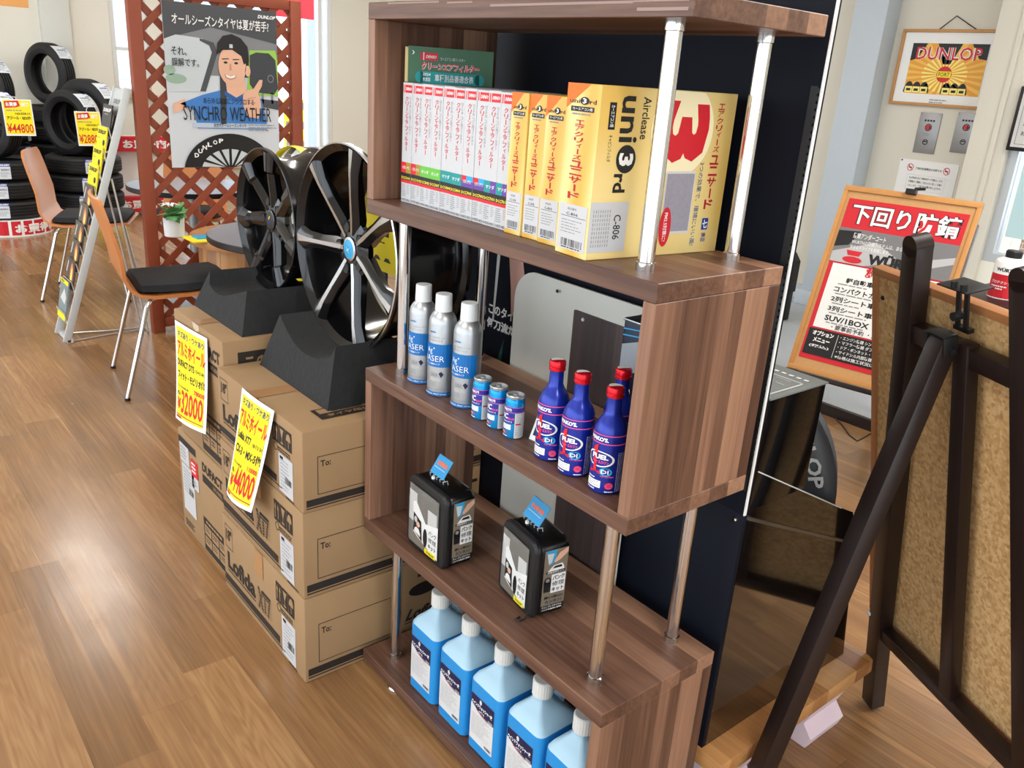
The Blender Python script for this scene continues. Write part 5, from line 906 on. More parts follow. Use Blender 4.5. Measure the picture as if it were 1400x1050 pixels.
# poster on the lattice
P = [Xp(223, 2, xL + 0.03), Xp(380, 15, xL + 0.03), Xp(380, 230, xL + 0.03), Xp(233, 227, xL + 0.03)]
py0, py1, pz1, pz0 = (P[0].y + P[3].y) / 2, (P[1].y + P[2].y) / 2, (P[0].z + P[1].z) / 2, (P[2].z + P[3].z) / 2
b = MB(); b.box((xL + 0.026, py0, pz0), (xL + 0.03, py1, pz1), mat('poster_paper', (206, 212, 218), 0.35)); t = b.build('driver_poster', loc=(xL + 0.028, (py0 + py1) / 2, pz0)); tag(t, 'large poster of a smiling person in black cap and blue shirt on the lattice', 'poster')
q = Print((xL + 0.03, py0, pz1), (0, py1 - py0, 0), (0, 0, pz0 - pz1), base=0.0008, step=0.0006)
g1, g2, g3, g4 = mat('poster_dark_grey', (74, 76, 80), 0.4), mat('poster_mid_grey', (128, 130, 134), 0.4), mat('poster_seat_grey', (60, 64, 68), 0.4), mat('poster_pale', (196, 204, 208), 0.4)
m_shirt, m_shirt2, m_lime = mat('poster_shirt_blue', (66, 126, 196), 0.5), mat('poster_shirt_shade', (42, 92, 160), 0.5), mat('poster_lime', (150, 200, 80), 0.5)
q.rect(g2, 0, 0, 1, 0.42, 0).poly(g1, [(0, 0), (1, 0), (1, 0.2), (0.4, 0.13), (0, 0.22)], 1)
q.poly(g4, [(0, 0.22), (0.1, 0.19), (0.32, 0.2), (0.42, 0.25), (0.4, 0.36), (0.3, 0.52), (0, 0.53)], 2).poly(g1, [(0.3, 0.2), (0.42, 0.22), (0.45, 0.28), (0.33, 0.52), (0.28, 0.52), (0.4, 0.28), (0.38, 0.24), (0.3, 0.215)], 3).ell(mat('poster_leaf', (150, 176, 158), 0.5), 0.08, 0.45, 0.09, 0.03, 3).ell(MATS['poster_leaf'], 0.03, 0.4, 0.05, 0.03, 3)
q.poly(m_lime, [(0.74, 0.25), (0.98, 0.24), (1, 0.3), (1, 0.53), (0.7, 0.53)], 2).poly(g3, [(0.74, 0.28), (0.8, 0.26), (0.92, 0.26), (0.98, 0.3), (1.0, 0.48), (0.96, 0.52), (0.78, 0.51), (0.73, 0.46)], 3).ring(g2, 0.93, 0.42, 0.03, 0.025, 0.25, 4).rect(g2, 0.84, 0.51, 0.86, 0.58, 3).rect(g2, 0.93, 0.51, 0.95, 0.58, 3).poly(g1, [(0.8, 0.55), (1, 0.56), (1, 0.62), (0.8, 0.6)], 3)
q.poly(m_shirt, [(0.1, 0.6), (0.3, 0.54), (0.5, 0.5), (0.62, 0.5), (0.74, 0.5), (0.84, 0.56), (0.88, 0.7), (0.88, 0.75), (0.24, 0.75), (0.22, 0.64)], 4).poly(m_skin, [(0.04, 0.6), (0.14, 0.57), (0.16, 0.63), (0.04, 0.66)], 4).poly(g3, [(0.46, 0.42), (0.52, 0.42), (0.5, 0.72), (0.45, 0.72)], 5)
q.poly(m_skin, [(0.5, 0.4), (0.68, 0.42), (0.7, 0.52), (0.6, 0.55), (0.52, 0.52)], 6).poly(m_shirt2, [(0.5, 0.51), (0.6, 0.55), (0.72, 0.5), (0.73, 0.53), (0.6, 0.575), (0.49, 0.535)], 7)
m_hair = mat('poster_hair', (30, 28, 30), 0.5)
q.poly(m_hair, [(0.66, 0.3), (0.73, 0.3), (0.72, 0.42), (0.68, 0.42)], 6).ell(m_skin, 0.575, 0.355, 0.125, 0.125, 8, 30).ell(m_skin, 0.715, 0.38, 0.025, 0.035, 8, 14)
q.poly(m_hair, [(0.44, 0.29), (0.45, 0.22), (0.5, 0.175), (0.58, 0.16), (0.66, 0.18), (0.72, 0.23), (0.73, 0.32), (0.68, 0.34), (0.66, 0.29), (0.58, 0.255), (0.5, 0.26)], 9).rect(g4, 0.555, 0.222, 0.585, 0.245, 10)
for ex in (0.515, 0.61): q.ell(m_hair, ex, 0.335, 0.018, 0.007, 9, 12).poly(m_hair, [(ex - 0.03, 0.312), (ex + 0.03, 0.308), (ex + 0.03, 0.313), (ex - 0.03, 0.318)], 9)
m_sk2 = mat('poster_skin_shade', (200, 146, 118), 0.55); q.poly(m_sk2, [(0.55, 0.34), (0.565, 0.34), (0.568, 0.38), (0.545, 0.383)], 9).poly(m_sk2, [(0.5, 0.405), (0.555, 0.418), (0.61, 0.405), (0.6, 0.43), (0.555, 0.442), (0.51, 0.43)], 9).poly(m_white, [(0.51, 0.408), (0.555, 0.42), (0.6, 0.408), (0.59, 0.424), (0.555, 0.431), (0.52, 0.424)], 10)
q.poly(m_skin, [(0.66, 0.6), (0.66, 0.53), (0.7, 0.5), (0.76, 0.49), (0.82, 0.43), (0.85, 0.43), (0.84, 0.47), (0.8, 0.52), (0.82, 0.55), (0.83, 0.6), (0.8, 0.68), (0.7, 0.67)], 11).poly(m_sk2, [(0.7, 0.55), (0.78, 0.54), (0.78, 0.545), (0.7, 0.557)], 12).poly(m_sk2, [(0.7, 0.58), (0.78, 0.575), (0.78, 0.58), (0.7, 0.587)], 12)
q.text(m_white, 'オールシーズンタイヤは夏が苦手?', 0.07, 0.065, 0.92, 0.13, 0.012, 13).text(m_kuro, 'それ、', 0.05, 0.26, 0.18, 0.31, 0.01, 13).text(m_kuro, '誤解です。', 0.05, 0.325, 0.28, 0.375, 0.01, 13).text(m_white, 'DUNLOP', 0.82, 0.028, 0.98, 0.05, 0.04, 13, shear=0.05)
q.rect(mat('poster_veil', (186, 200, 216), 0.4), 0.2, 0.715, 0.9, 0.745, 5)
q.text(m_kuro, 'あらゆる路面にシンクロする', 0.3, 0.555, 0.76, 0.595, 0.005, 14).text(m_kuro, 'SYNCHRO WEATHER', 0.12, 0.61, 0.92, 0.7, 0.0, 14).text(m_kuro, '次世代オールシーズンタイヤ', 0.38, 0.715, 0.68, 0.74, 0.01, 14).lines(m_grey, 0.7, 0.72, 0.97, 0.77, 3, 0.3, 14, 3)
arc = [(0.52 + 0.42 * math.cos(math.pi * k / 30), 1.03 - 0.25 * math.sin(math.pi * k / 30)) for k in range(31)]; ar2 = [(0.52 + 0.27 * math.cos(math.pi * k / 30), 1.03 - 0.15 * math.sin(math.pi * k / 30)) for k in range(31)]
cl = lambda L: [(a, min(b_, 0.998)) for a, b_ in L]
q.poly(m_kuro, cl(arc), 13).poly(g4, cl(ar2), 14)
for k in range(9): an = math.pi * (k + 0.5) / 9; c, s_ = math.cos(an), math.sin(an); q.poly(m_kuro, cl([(0.52 + 0.05 * c - 0.012 * s_, 1.03 - 0.03 * s_ - 0.01 * c), (0.52 + 0.28 * c - 0.012 * s_, 1.03 - 0.155 * s_ - 0.01 * c), (0.52 + 0.28 * c + 0.012 * s_, 1.03 - 0.155 * s_ + 0.01 * c), (0.52 + 0.05 * c + 0.012 * s_, 1.03 - 0.03 * s_ + 0.01 * c)]), 15)
for k, ch in enumerate('DUNLOP'):
    an = math.radians(148 - 9 * k); cx, cy = 0.52 + 0.36 * math.cos(an), 1.03 - 0.208 * math.sin(an); q.text(m_white, ch, cx - 0.02, cy - 0.014, cx + 0.02, cy + 0.014, 0.04, 15)
q.build('printing', t)
# ------------------------------------------------------------------ brochure rack
m_rack = mat('rack_grey', (196, 200, 200), 0.45, 0.1); m_wirem = mat('rack_wire', (200, 200, 196), 0.3, 0.6)
xr0, xr1 = -3.18, -2.99; b0, b1 = V((0, 0.015, 0)), V((0, 0.412, 1.235)); xm = (xr0 + xr1) / 2
t = thing('brochure_rack', 'leaning light grey brochure rack in front of the lattice screen', 'rack', (xm, 0.2, 0))
for x in (xr0, xr1 - 0.014):
    b = MB(); b.obox((x, b0.y, 0.002), (0.014, 0, 0), b1 - b0, (0, -0.034, 0.011), m_rack, 0.002); b.build('side_rail', t)
d = (b1 - b0).normalized(); nrm = V((0, -d.z, d.y)); R0 = lambda s, off=0: b0 + (b1 - b0) * s + nrm * off
b = MB(); b.obox(V((xr0 + 0.014, 0, 0)) + R0(0.895), (xr1 - xr0 - 0.028, 0, 0), (b1 - b0) * 0.1, nrm * 0.03, m_rack, 0.002); h = b.build('header', t)
q = Print(V((xr0 + 0.014, 0, 0)) + R0(0.995, 0.03), (xr1 - xr0 - 0.028, 0, 0), (b0 - b1) * 0.1); q.text(m_grey, 'DUNLOP', 0.2, 0.4, 0.85, 0.6, 0.05, 1, shear=0.05); q.build('lettering', h)
b = MB(); b.box((xr0, 0.0, 0.002), (xr1, 0.03, 0.02), m_rack, 0.002); b.build('foot_bar', t)
b = MB()
for x in (xr0 + 0.03, xr1 - 0.02): b.tube([V((x, 0, 0)) + R0(0.66, -0.01), (x + 0.012, 0.40, 0.008), (xm, 0.415, 0.006)] if x < xm else [V((x, 0, 0)) + R0(0.66, -0.01), (x, 0.40, 0.008), (xm, 0.415, 0.006)], 0.005, m_wirem, 8)
b.tube([(xr0 + 0.02, 0.02, 0.006), (xm - 0.03, 0.24, 0.006), (xm - 0.02, 0.41, 0.006)], 0.004, m_wirem, 8); b.tube([(xr1 - 0.02, 0.02, 0.006), (xm + 0.03, 0.24, 0.006), (xm + 0.02, 0.41, 0.006)], 0.004, m_wirem, 8); b.build('wire_stand', t)
m_bya, m_bfire, m_byp = mat('brochure_black', (36, 38, 42), 0.3), mat('brochure_flame', (214, 130, 70), 0.4), mat('brochure_city', (120, 136, 140), 0.4)
SS = (0.81, 0.725, 0.65, 0.58, 0.50, 0.425, 0.35, 0.28, 0.205, 0.08)
kinds = ('black', 'yellow', 'yellow', 'yellow', 'flame', 'flame', 'flame', 'flame', 'flame', 'city')
lb = ['black brochure in the top pocket of the rack', 'uppermost yellow brochure in the rack', 'second yellow brochure from the top of the rack', 'lowest yellow brochure, just above the flame brochures', 'uppermost brown flame brochure in the rack', 'second brown flame brochure from the top of the rack', 'third brown flame brochure from the top of the rack', 'fourth brown flame brochure from the top of the rack', 'lowest brown flame brochure in the rack', 'grey city brochure with yellow edge at the foot of the rack']
for k, s in enumerate(SS):
    lean = V((0, 0.1, 0.995)); o = V((xr0 + 0.018, 0, 0)) + R0(s, 0.04); hgt = 0.15 if k < 9 else 0.2; wv = V((xr1 - xr0 - 0.036, 0, 0))
    up = (d * 0.6 + V((0, 0, 1)) * 0.4).normalized(); nb = V((0, -up.z, up.y))
    bt_ = thing('brochure', lb[k], 'brochure', o, group='brochures in the rack')
    b = MB(); b.obox(o, wv, up * hgt, nb * 0.006, {'black': m_bya, 'yellow': m_yel, 'flame': mat('brochure_brown', (70, 62, 58), 0.35), 'city': m_byp}[kinds[k]]); b.build('pages', bt_)
    q = Print(o + up * hgt + nb * 0.006, wv, -up * hgt, base=0.0006)
    if kinds[k] == 'black': q.text(m_white, 'DUNLOP', 0.1, 0.12, 0.9, 0.24, 0.05, 1, shear=0.05).lines(m_lgrey, 0.3, 0.3, 0.8, 0.34, 1, 0.6, 1, 2)
    elif kinds[k] == 'yellow': q.text(m_kuro, 'DUNLOP', 0.1, 0.1, 0.92, 0.24, 0.05, 1, shear=0.05).ell(m_kuro, 0.8, 0.5, 0.12, 0.1, 1).lines(m_grey, 0.12, 0.35, 0.5, 0.4, 1, 0.6, 1, 2)
    elif kinds[k] == 'flame': q.poly(m_bfire, [(0.5, 0.7), (0.55, 0.3), (0.72, 0.08), (0.9, 0.3), (0.88, 0.7)], 1).poly(m_ray, [(0.62, 0.7), (0.66, 0.4), (0.74, 0.25), (0.8, 0.45), (0.78, 0.7)], 2).poly(m_lgrey, [(0.06, 0.5), (0.22, 0.1), (0.3, 0.12), (0.16, 0.5)], 1)
    else: q.rect(m_yel, 0, 0, 1, 0.1, 1).text(m_kuro, 'DUNLOP', 0.1, 0.02, 0.5, 0.08, 0.05, 2).poly(m_lgrey, [(0.2, 0.5), (0.6, 0.2), (0.9, 0.4), (0.8, 0.6)], 1).rect(m_yel, 0, 0.85, 1, 1, 1)
    q.build('cover_print', bt_)
    b = MB(); oo = V((xr0 + 0.015, 0, 0)) + R0(s - 0.006, 0.034); wv2 = V((xr1 - xr0 - 0.03, 0, 0))
    b.tube([oo, oo + nb * 0.018 + up * 0.05, oo + nb * 0.018 + up * 0.05 + wv2, oo + wv2], 0.0025, m_wirem, 6); b.tube([oo, oo + wv2], 0.0025, m_wirem, 6); b.build('pocket_wire', t)
# ------------------------------------------------------------------ chairs
m_ply = mat('chair_beech', (196, 124, 70), 0.38, var=0.1, vscale=12); m_plye = mat('chair_edge', (140, 70, 36), 0.5); m_pad = mat('black_seat_pad', (24, 25, 30), 0.85, var=0.1, vscale=80)
def chair(label, x, y, rz):
    """faces +Y before turning; rear feet at y = 0"""
    t = thing('chair', label, 'chair', (x, y, 0), rz, 'bentwood chairs with black seat pads', local=True)
    prof = [(0.50, 0.455, 0.205), (0.47, 0.462, 0.215), (0.30, 0.445, 0.215), (0.15, 0.44, 0.21), (0.09, 0.448, 0.205), (0.055, 0.475, 0.2), (0.035, 0.52, 0.198), (0.01, 0.62, 0.196), (-0.025, 0.76, 0.19), (-0.04, 0.82, 0.178), (-0.045, 0.845, 0.15)]
    b = MB(); th = 0.013
    def nv(k):
        p, q_ = prof[max(k - 1, 0)], prof[min(k + 1, len(prof) - 1)]; dy, dz = q_[0] - p[0], q_[1] - p[1]; L = math.hypot(dy, dz); return (-dz / L, dy / L)
    front, back = [], []
    for k, (py, pz, hw) in enumerate(prof):
        ny, nz = nv(k); cv = 0.018 if pz > 0.6 else 0.0
        for sgn, L in ((1, front), (-1, back)): L.append([V((hw * s, py + sgn * ny * th / 2 + (abs(s) ** 2) * cv, pz + sgn * nz * th / 2)) for s in (-1, -0.5, 0, 0.5, 1)])
    rings = [f + bk[::-1] for f, bk in zip(front, back)]; b.loft(rings, m_ply); b.build('shell', t, smooth=50)
    b = MB(); b.loft([[V((s * w_, yy, zz)) for s, zz in ((-1, z0), (-0.9, z1), (0, z1 + 0.004), (0.9, z1), (1, z0), (0.9, z0 - 0.006), (-0.9, z0 - 0.006))] for yy, w_, z0, z1 in ((0.085, 0.17, 0.466, 0.47), (0.1, 0.19, 0.463, 0.486), (0.28, 0.2, 0.46, 0.488), (0.45, 0.2, 0.476, 0.498), (0.485, 0.185, 0.474, 0.482))], m_pad); b.build('seat_pad', t)
    for sx in (-1, 1):
        for pts in ([(0.15, 0.16, 0.428), (0.19, 0.13, 0.428), (0.205, 0.11, 0.40), (0.225, 0.0, 0.008)], [(0.15, 0.36, 0.43), (0.19, 0.39, 0.43), (0.205, 0.405, 0.40), (0.225, 0.47, 0.008)]):
            b = MB(); b.tube([(sx * a, c, e) for a, c, e in pts], 0.0095, m_chrome, 12); b.tube([(sx * pts[-1][0], pts[-1][1], 0.0006), (sx * pts[-1][0], pts[-1][1], 0.012)], 0.012, m_black, 12); b.build('leg', t)
    b = MB()
    for yy in (0.16, 0.36): b.tube([(-0.15, yy, 0.43), (0.15, yy, 0.43)], 0.0085, m_chrome, 10)
    b.build('seat_rail', t); return t
ch = chair('nearest wooden chair, seen from the back beside the far wheel boxes', -2.303, 0.06, math.radians(-8))
dup(ch, (-4.07, 0.157, 0), math.radians(-24), 'pale wooden chair at the left, in front of the tyre stacks')
dup(ch, (-4.22, 1.12, 0), math.radians(-118), 'wooden chair behind the far round table, seen through the lattice')
# ------------------------------------------------------------------ round tables, drum table, pot
def round_table(label, x, y, r, z, foot):
    t = thing('round_table', label, 'table', (x, y, 0), group='round cafe tables', local=True)
    b = MB(); b.lathe([(0, z - 0.028), (r - 0.004, z - 0.028, m_black), (r, z - 0.024, m_black), (r, z - 0.004, m_black), (r - 0.003, z), (0, z)], mat('table_grey_top', (128, 124, 128), 0.3, var=0.04), n=64); b.build('tabletop', t)
    b = MB(); b.lathe([(0, 0.03), (0.035, 0.03), (0.035, z - 0.05), (0.09, z - 0.03), (0, z - 0.029)], mat('table_post_grey', (150, 152, 154), 0.35, 0.5), n=28); b.build('pedestal', t)
    b = MB(); b.lathe([(0, 0.001), (foot, 0.001), (foot, 0.012), (0.05, 0.03), (0, 0.032)], MATS['table_post_grey'], n=40); b.build('foot_plate', t); return t
round_table('far round table with black edge beyond the lattice', -3.52, 0.86, 0.36, 0.7, 0.22)
round_table('near round table with black edge, partly behind the far wheel', -1.95, 0.77, 0.385, 0.7, 0.22)
cx, cy, rd, zd = -2.63, 0.885, 0.345, 0.57
t = thing('drum_table', 'slatted wooden drum table under the near round table, carrying a plant', 'table', (cx, cy, 0))
b = MB(); b.lathe([(0, zd - 0.035), (rd, zd - 0.035), (rd + 0.003, zd - 0.025), (rd, zd - 0.003), (rd - 0.006, zd), (0, zd)], mat('pine_top', (188, 136, 84), 0.45, var=0.08, vscale=8), (cx, cy, 0), n=56); b.build('tabletop', t)
b = MB()
for k in range(20):
    a = 2 * math.pi * k / 20
    if -0.62 < math.atan2(math.sin(a + 2.4), math.cos(a + 2.4)) < 0.05: continue
    c, s_ = math.cos(a), math.sin(a); b.obox((cx + c * (rd - 0.06) + s_ * 0.055, cy + s_ * (rd - 0.06) - c * 0.055, 0.001), (-s_ * 0.11, c * 0.11, 0), (c * 0.018, s_ * 0.018, 0), (0, 0, zd - 0.037), oakZ, 0.003)
b.build('slat_wall', t)
pp = Zp(239, 323, zd); t = thing('potted_plant', 'small white pot with pale flower and green leaves on the drum table', 'plant', (pp.x, pp.y, zd))
b = MB(); b.lathe([(0, 0.0008), (0.042, 0.0008), (0.047, 0.004), (0.05, 0.09), (0.046, 0.092), (0.043, 0.075), (0, 0.075)], mat('pot_white', (216, 218, 220), 0.5), (pp.x, pp.y, zd), n=28); b.build('pot', t)
m_leaf = mat('leaf_green', (96, 150, 92), 0.5, var=0.2, vscale=60); rr_ = random.Random(5)
b = MB()
for k in range(26):
    a = rr_.random() * 6.28; el = rr_.uniform(0.0, 1.1); L = rr_.uniform(0.06, 0.13); p = V((pp.x, pp.y, zd + 0.08)); e = p + V((math.cos(a) * math.cos(el) * L, math.sin(a) * math.cos(el) * L, math.sin(el) * L)); sd = V((-math.sin(a), math.cos(a), 0.2)) * L * 0.28; m_ = (p + e) / 2 + V((0, 0, 0.012))
    b.faces([p, m_ + sd, e + V((0, 0, -0.01)), m_ - sd, m_ + V((0, 0, 0.006))], [(0, 1, 4), (1, 2, 4), (2, 3, 4), (3, 0, 4)], m_leaf)
b.build('leaves', t)
b = MB(); fc = V((pp.x + 0.01, pp.y - 0.02, zd + 0.145))
for k in range(6):
    a = k * 1.047; b.faces([fc, fc + V((math.cos(a - 0.4) * 0.03, math.sin(a - 0.4) * 0.03, 0.018)), fc + V((math.cos(a) * 0.055, math.sin(a) * 0.055, 0.01)), fc + V((math.cos(a + 0.4) * 0.03, math.sin(a + 0.4) * 0.03, 0.018))], [(0, 1, 2, 3)], mat('petal_white', (236, 240, 244), 0.6))
b.build('flower', t)
A = Zp(264, 326, zd); b = MB(); b.box((A.x - 0.05, A.y - 0.04, zd + 0.0005), (A.x + 0.12, A.y + 0.1, zd + 0.006), m_yel); b.box((A.x - 0.02, A.y - 0.0, zd + 0.006), (A.x + 0.06, A.y + 0.11, zd + 0.012), m_cyan); o = b.build('leaflet', loc=(A.x, A.y, zd)); tag(o, 'yellow and blue leaflets lying beside the plant pot on the drum table', 'leaflet')
# ------------------------------------------------------------------ tyre stacks
m_tlab = mat('tyre_label_white', (214, 222, 230), 0.5); m_tlb = mat('tyre_label_blue', (40, 70, 170), 0.5)
TW, TR, Tr = 0.145, 0.295, 0.185
def tyre(label, loc, axis_up, az, labelled=True, group='stacked tyres', TR=0.29, Tr=0.18):
    """axis_up: lying; otherwise standing with its side towards az"""
    t = thing('tyre', label, 'tyre', loc, az, group, local=True)
    b = MB()
    if axis_up: tyre_mesh(b, TR, Tr, TW, (0, 0, TW / 2), (0, 0, 1))
    else: tyre_mesh(b, TR, Tr, TW, (0, 0, TR), (1, 0, 0))
    b.build('tyre_body', t, smooth=25)
    if labelled:
        if axis_up: q = Print((0, 0, 0), (1, 0, 0), (0, -1, 0), cyl_map(TR + 0.002, math.radians(-12) , 0.27, TW - 0.012, TW - 0.03))
        else: q = Print((0, 0, 0), (1, 0, 0), (0, -1, 0), lambda a, b_, off: V((0.06 - 0.125 * a, (TR + 0.003 + off) * math.cos(math.radians(64 - 32 * b_)), TR + (TR + 0.003 + off) * math.sin(math.radians(64 - 32 * b_)))))
        for j in range(6): q.rect(m_tlab, 0, j / 6, 1, (j + 1) / 6, 0)
        if axis_up: q.rect(m_tlb, 0, 0, 1, 0.2, 1).text(m_white, 'FALKEN', 0.08, 0.04, 0.9, 0.16, 0.05, 2, shear=0.06)
        else: q.rect(m_tlb, 0.72, 0, 1, 0.3, 1).rect(m_tlb, 0.72, 0.5, 0.95, 0.9, 1)
        q.text(m_kuro, '165/55R15', 0.2, 0.34, 0.9, 0.46, 0.03, 1).lines(m_grey, 0.12, 0.56, 0.9, 0.9, 4, 0.3, 1, 3); q.build('tyre_label', t)
    return t
def price(label, o, u, v, num, hook, group='yellow tyre price cards'):
    o, u, v = V(o), V(u), V(v); n = v.cross(u).normalized(); t = thing('price_card', label, 'sign', o + u / 2 + v, group=group)
    b = MB(); b.obox(o, u, v, n * -0.003, m_white); b.build('card', t); mt = o + u * 0.5; b = MB(); b.tube([mt - n * 0.003, mt + V((-0.01, 0, 0.015)), V(hook)], 0.003, m_lgrey, 6); b.build('tape', t); q = Print(o, u, v, base=0.001, step=0.0008)
    q.rect(m_yel, 0.04, 0.03, 0.96, 0.95, 0).poly(m_red, [(0.08, 0.06), (0.55, 0.03), (0.6, 0.18), (0.45, 0.22), (0.08, 0.24)], 1).text(m_white, 'お買得', 0.12, 0.08, 0.5, 0.2, 0.04, 2).text(m_white, '価格', 0.62, 0.08, 0.92, 0.2, 0.04, 1).lines(m_grey, 0.1, 0.29, 0.9, 0.33, 1, 0.7, 1, 2).text(m_kuro, '165/55R15', 0.4, 0.36, 0.9, 0.42, 0.02, 1).text(m_kuro, 'アジール・BEX他', 0.1, 0.46, 0.9, 0.56, 0.03, 1).text(m_pr, '¥' + num, 0.06, 0.66, 0.94, 0.92, 0.015, 1); q.build('printing', t)
def plinth(label, x, y, c0, text):
    t = thing('tyre_plinth', label, 'stand', (x, y, 0), group='round banner plinths under the tyres', local=True)
    b = MB(); b.lathe([(0, 0.001), (TR + 0.02, 0.001), (TR + 0.02, 0.125), (0, 0.125)], m_white, n=48); b.build('base', t)
    q = Print((0, 0, 0), (1, 0, 0), (0, -1, 0), cyl_map(TR + 0.022, math.radians(-15), math.radians(230), 0.123, 0.115))
    q.rect(c0, 0, 0, 1, 0.93, 0)
    if text:
        for k in range(2): q.text(m_white, 'お買得商品', 0.08 + 0.48 * k, 0.2, 0.46 + 0.48 * k, 0.8, 0.04, 1)
    else:
        for k in range(5): q.text(m_kuro, 'DUNLOP', 0.04 + 0.2 * k, 0.3, 0.2 + 0.2 * k, 0.7, 0.05, 1)
    q.build('banner', t)
xA, yA_, xB, yB_ = -6.18, 0.30, -6.42, 0.96
yawc = math.radians(-60)
plinth('red banner plinth under the front left tyre stack', xA, yA_, m_red, True)
plinth('yellow banner plinth under the tyre stack behind the brochure rack', xB, yB_, m_yel, False)
cnt = ('bottom', 'middle', 'top'); pA = None
for sx, sy, nm in ((xA, yA_, 'front left stack on the red plinth'), (xB, yB_, 'stack on the yellow plinth')):
    for k in range(3):
        lab_ = f'{cnt[k]} lying tyre of the {nm}'
        if pA is None: pA = tyre(lab_, (sx, sy, 0.126 + k * (TW + 0.002)), True, 0.0)
        else: dup(pA, (sx, sy, 0.126 + k * (TW + 0.002)), 0.12 * k - 0.1, lab_)
# back row of taller stacks, standing tyres on top
zt3 = 0.126 + 3 * (TW + 0.002)
def back_stack(x, y, ztop, n_, nm):
    st = ztop / n_
    for k in range(n_): dup(pA, (x, y, 0.002 + k * st), 0.5 + 0.2 * k, f'{("bottom", "second", "third", "fourth", "fifth", "sixth")[k]} lying tyre from the floor in the {nm}')
zc_, za_ = Xp(52, 57, -7.03).z - 0.512, Xp(14, 78, -6.88).z - 0.512
back_stack(-7.08, 0.93, zc_ - 0.004, int(zc_ / TW), 'back stack by the wall column'); back_stack(-6.85, 0.37, za_ - 0.004, int(za_ / TW), 'back stack at the left edge')
us = tyre('standing tyre on the front left stack, behind the 44800 card', (xA + 0.02, yA_ - 0.02, zt3), False, yawc, True, 'standing tyres on the stacks', 0.255, 0.165)
ax_ = V((math.cos(yawc), math.sin(yawc), 0))
dup(us, (xB + ax_.x * 0.09, yB_ + ax_.y * 0.09, zt3), yawc, 'standing tyre on the yellow plinth stack, behind the 28800 card')
tyre('larger standing tyre on the yellow plinth stack, behind the smaller one', (xB - ax_.x * 0.09, yB_ - ax_.y * 0.09, zt3), False, yawc, True, 'standing tyres on the stacks', 0.3, 0.19)
dup(us, (-7.08, 0.91, zc_), yawc - 0.05, 'highest standing tyre, on the back stack by the wall column')
dup(us, (-6.85, 0.38, za_), yawc, 'standing tyre on the back stack at the left edge')
def card_at(lab_, u0, v0, u1, v1, skew, xx, num, hook):
    A, Bq, D = Xp(u0, v0, xx), Xp(u1, v0 + skew, xx), Xp(u0 + (u1 - u0) * 0.22, v1, xx); u = V((0, Bq.y - A.y, 0)); price(lab_, (xx, A.y, A.z), u, (0.03, (D.y - A.y) * 0.25, D.z - A.z), num, hook)
card_at('yellow price card of 44800 yen on the front left tyre stack', 1, 135, 42, 185, 1, xA + 0.31, '44800', (xA + 0.17, yA_ + 0.06, zt3 + 0.46))
card_at('yellow price card of 28800 yen on the second tyre stack', 101, 152, 136, 199, 1, xB + 0.345, '28800', (xB + 0.2, yB_ + 0.06, zt3 + 0.455))
# red banner plinths further right, glimpsed through rack and lattice
for k, (u, v) in enumerate(((171, 207), (170, 290))):
    A = Xp(u, v, -6.6)
    b = MB(); hgt = Xp(u, v - 20, -6.6).z - A.z; b.box((-6.7, A.y - 0.06, A.z), (-6.6, A.y + 0.49, A.z + hgt), m_red); o = b.build('bargain_banner', loc=(-6.65, A.y, A.z)); tag(o, ['upper red bargain banner glimpsed between rack and lattice', 'lower red bargain banner glimpsed between rack and lattice'][k], 'banner', 'red bargain banners')
    q = Print((-6.599, A.y - 0.03, A.z + hgt), (0, 0.5, 0), (0, 0, -hgt)); q.text(m_white, 'お買得商品', 0.03, 0.2, 0.97, 0.8, 0.05, 1); q.build('lettering', o)
    if k == 0:
        b = MB(); b.box((-6.75, A.y - 0.06, 0.0005), (-6.702, A.y + 0.49, A.z + hgt), m_white); o2 = b.build('banner_stand', loc=(-6.7, A.y, 0)); tag(o2, 'white stand board behind the red bargain banners', 'stand')
A = Yp(506, 133, 0.62); Bq = Yp(509, 196, 0.62)
b = MB(); b.box((A.x - 0.008, 0.62, Bq.z), (A.x + 0.2, 0.626, A.z), m_yel); b.box((A.x - 0.01, 0.62, Bq.z - 0.08), (A.x + 0.2, 0.627, Bq.z), m_kuro); b.box((A.x + 0.08, 0.63, 0.0005), (A.x + 0.1, 0.64, A.z - 0.05), m_black)
o = b.build('yellow_sign', loc=(A.x + 0.1, 0.63, 0)); tag(o, 'yellow sign showing just left of the shelf top', 'sign')
# ================================================================== EASELS ON THE RIGHT
L0 = V((0.822, 0.986, 0.0)); an, th = math.radians(27), math.radians(13)
dS = V((math.cos(an), -math.sin(an), 0)); nS = V((math.sin(an), math.cos(an), 0)); eS = -nS * math.sin(th) + V((0, 0, 1)) * math.cos(th); NS = nS * math.cos(th) + V((0, 0, 1)) * math.sin(th)
E = lambda s, h, o=0.0: L0 + dS * s + eS * h + NS * o
t = thing('easel', 'dark brown wooden easel at the right, seen from behind', 'easel', E(0.27, 0) * 1.0)
def leg(name, s0, h0, s1, h1, w_, dep, off, top=True):
    b = MB(); b.beam(E(s0, h0, off), E(s1, h1, off), w_, dep, m_dkw, NS, 0.002)
    if top:
        b.lathe([(w_ / 2 * 0.98, -dep / 2), (w_ / 2 * 0.98, dep / 2), (0, dep / 2)], m_dkw, E(s1, h1, off), NS, 20); b.lathe([(w_ / 2 * 0.98, -dep / 2), (0, -dep / 2)], m_dkw, E(s1, h1, off), NS, 20)
    b.build(name, t)
leg('front_leg', 0.026, 0.012, 0.148, 1.215, 0.042, 0.036, 0.0); leg('front_leg', 0.535, 0.012, 0.412, 1.215, 0.042, 0.036, 0.0)
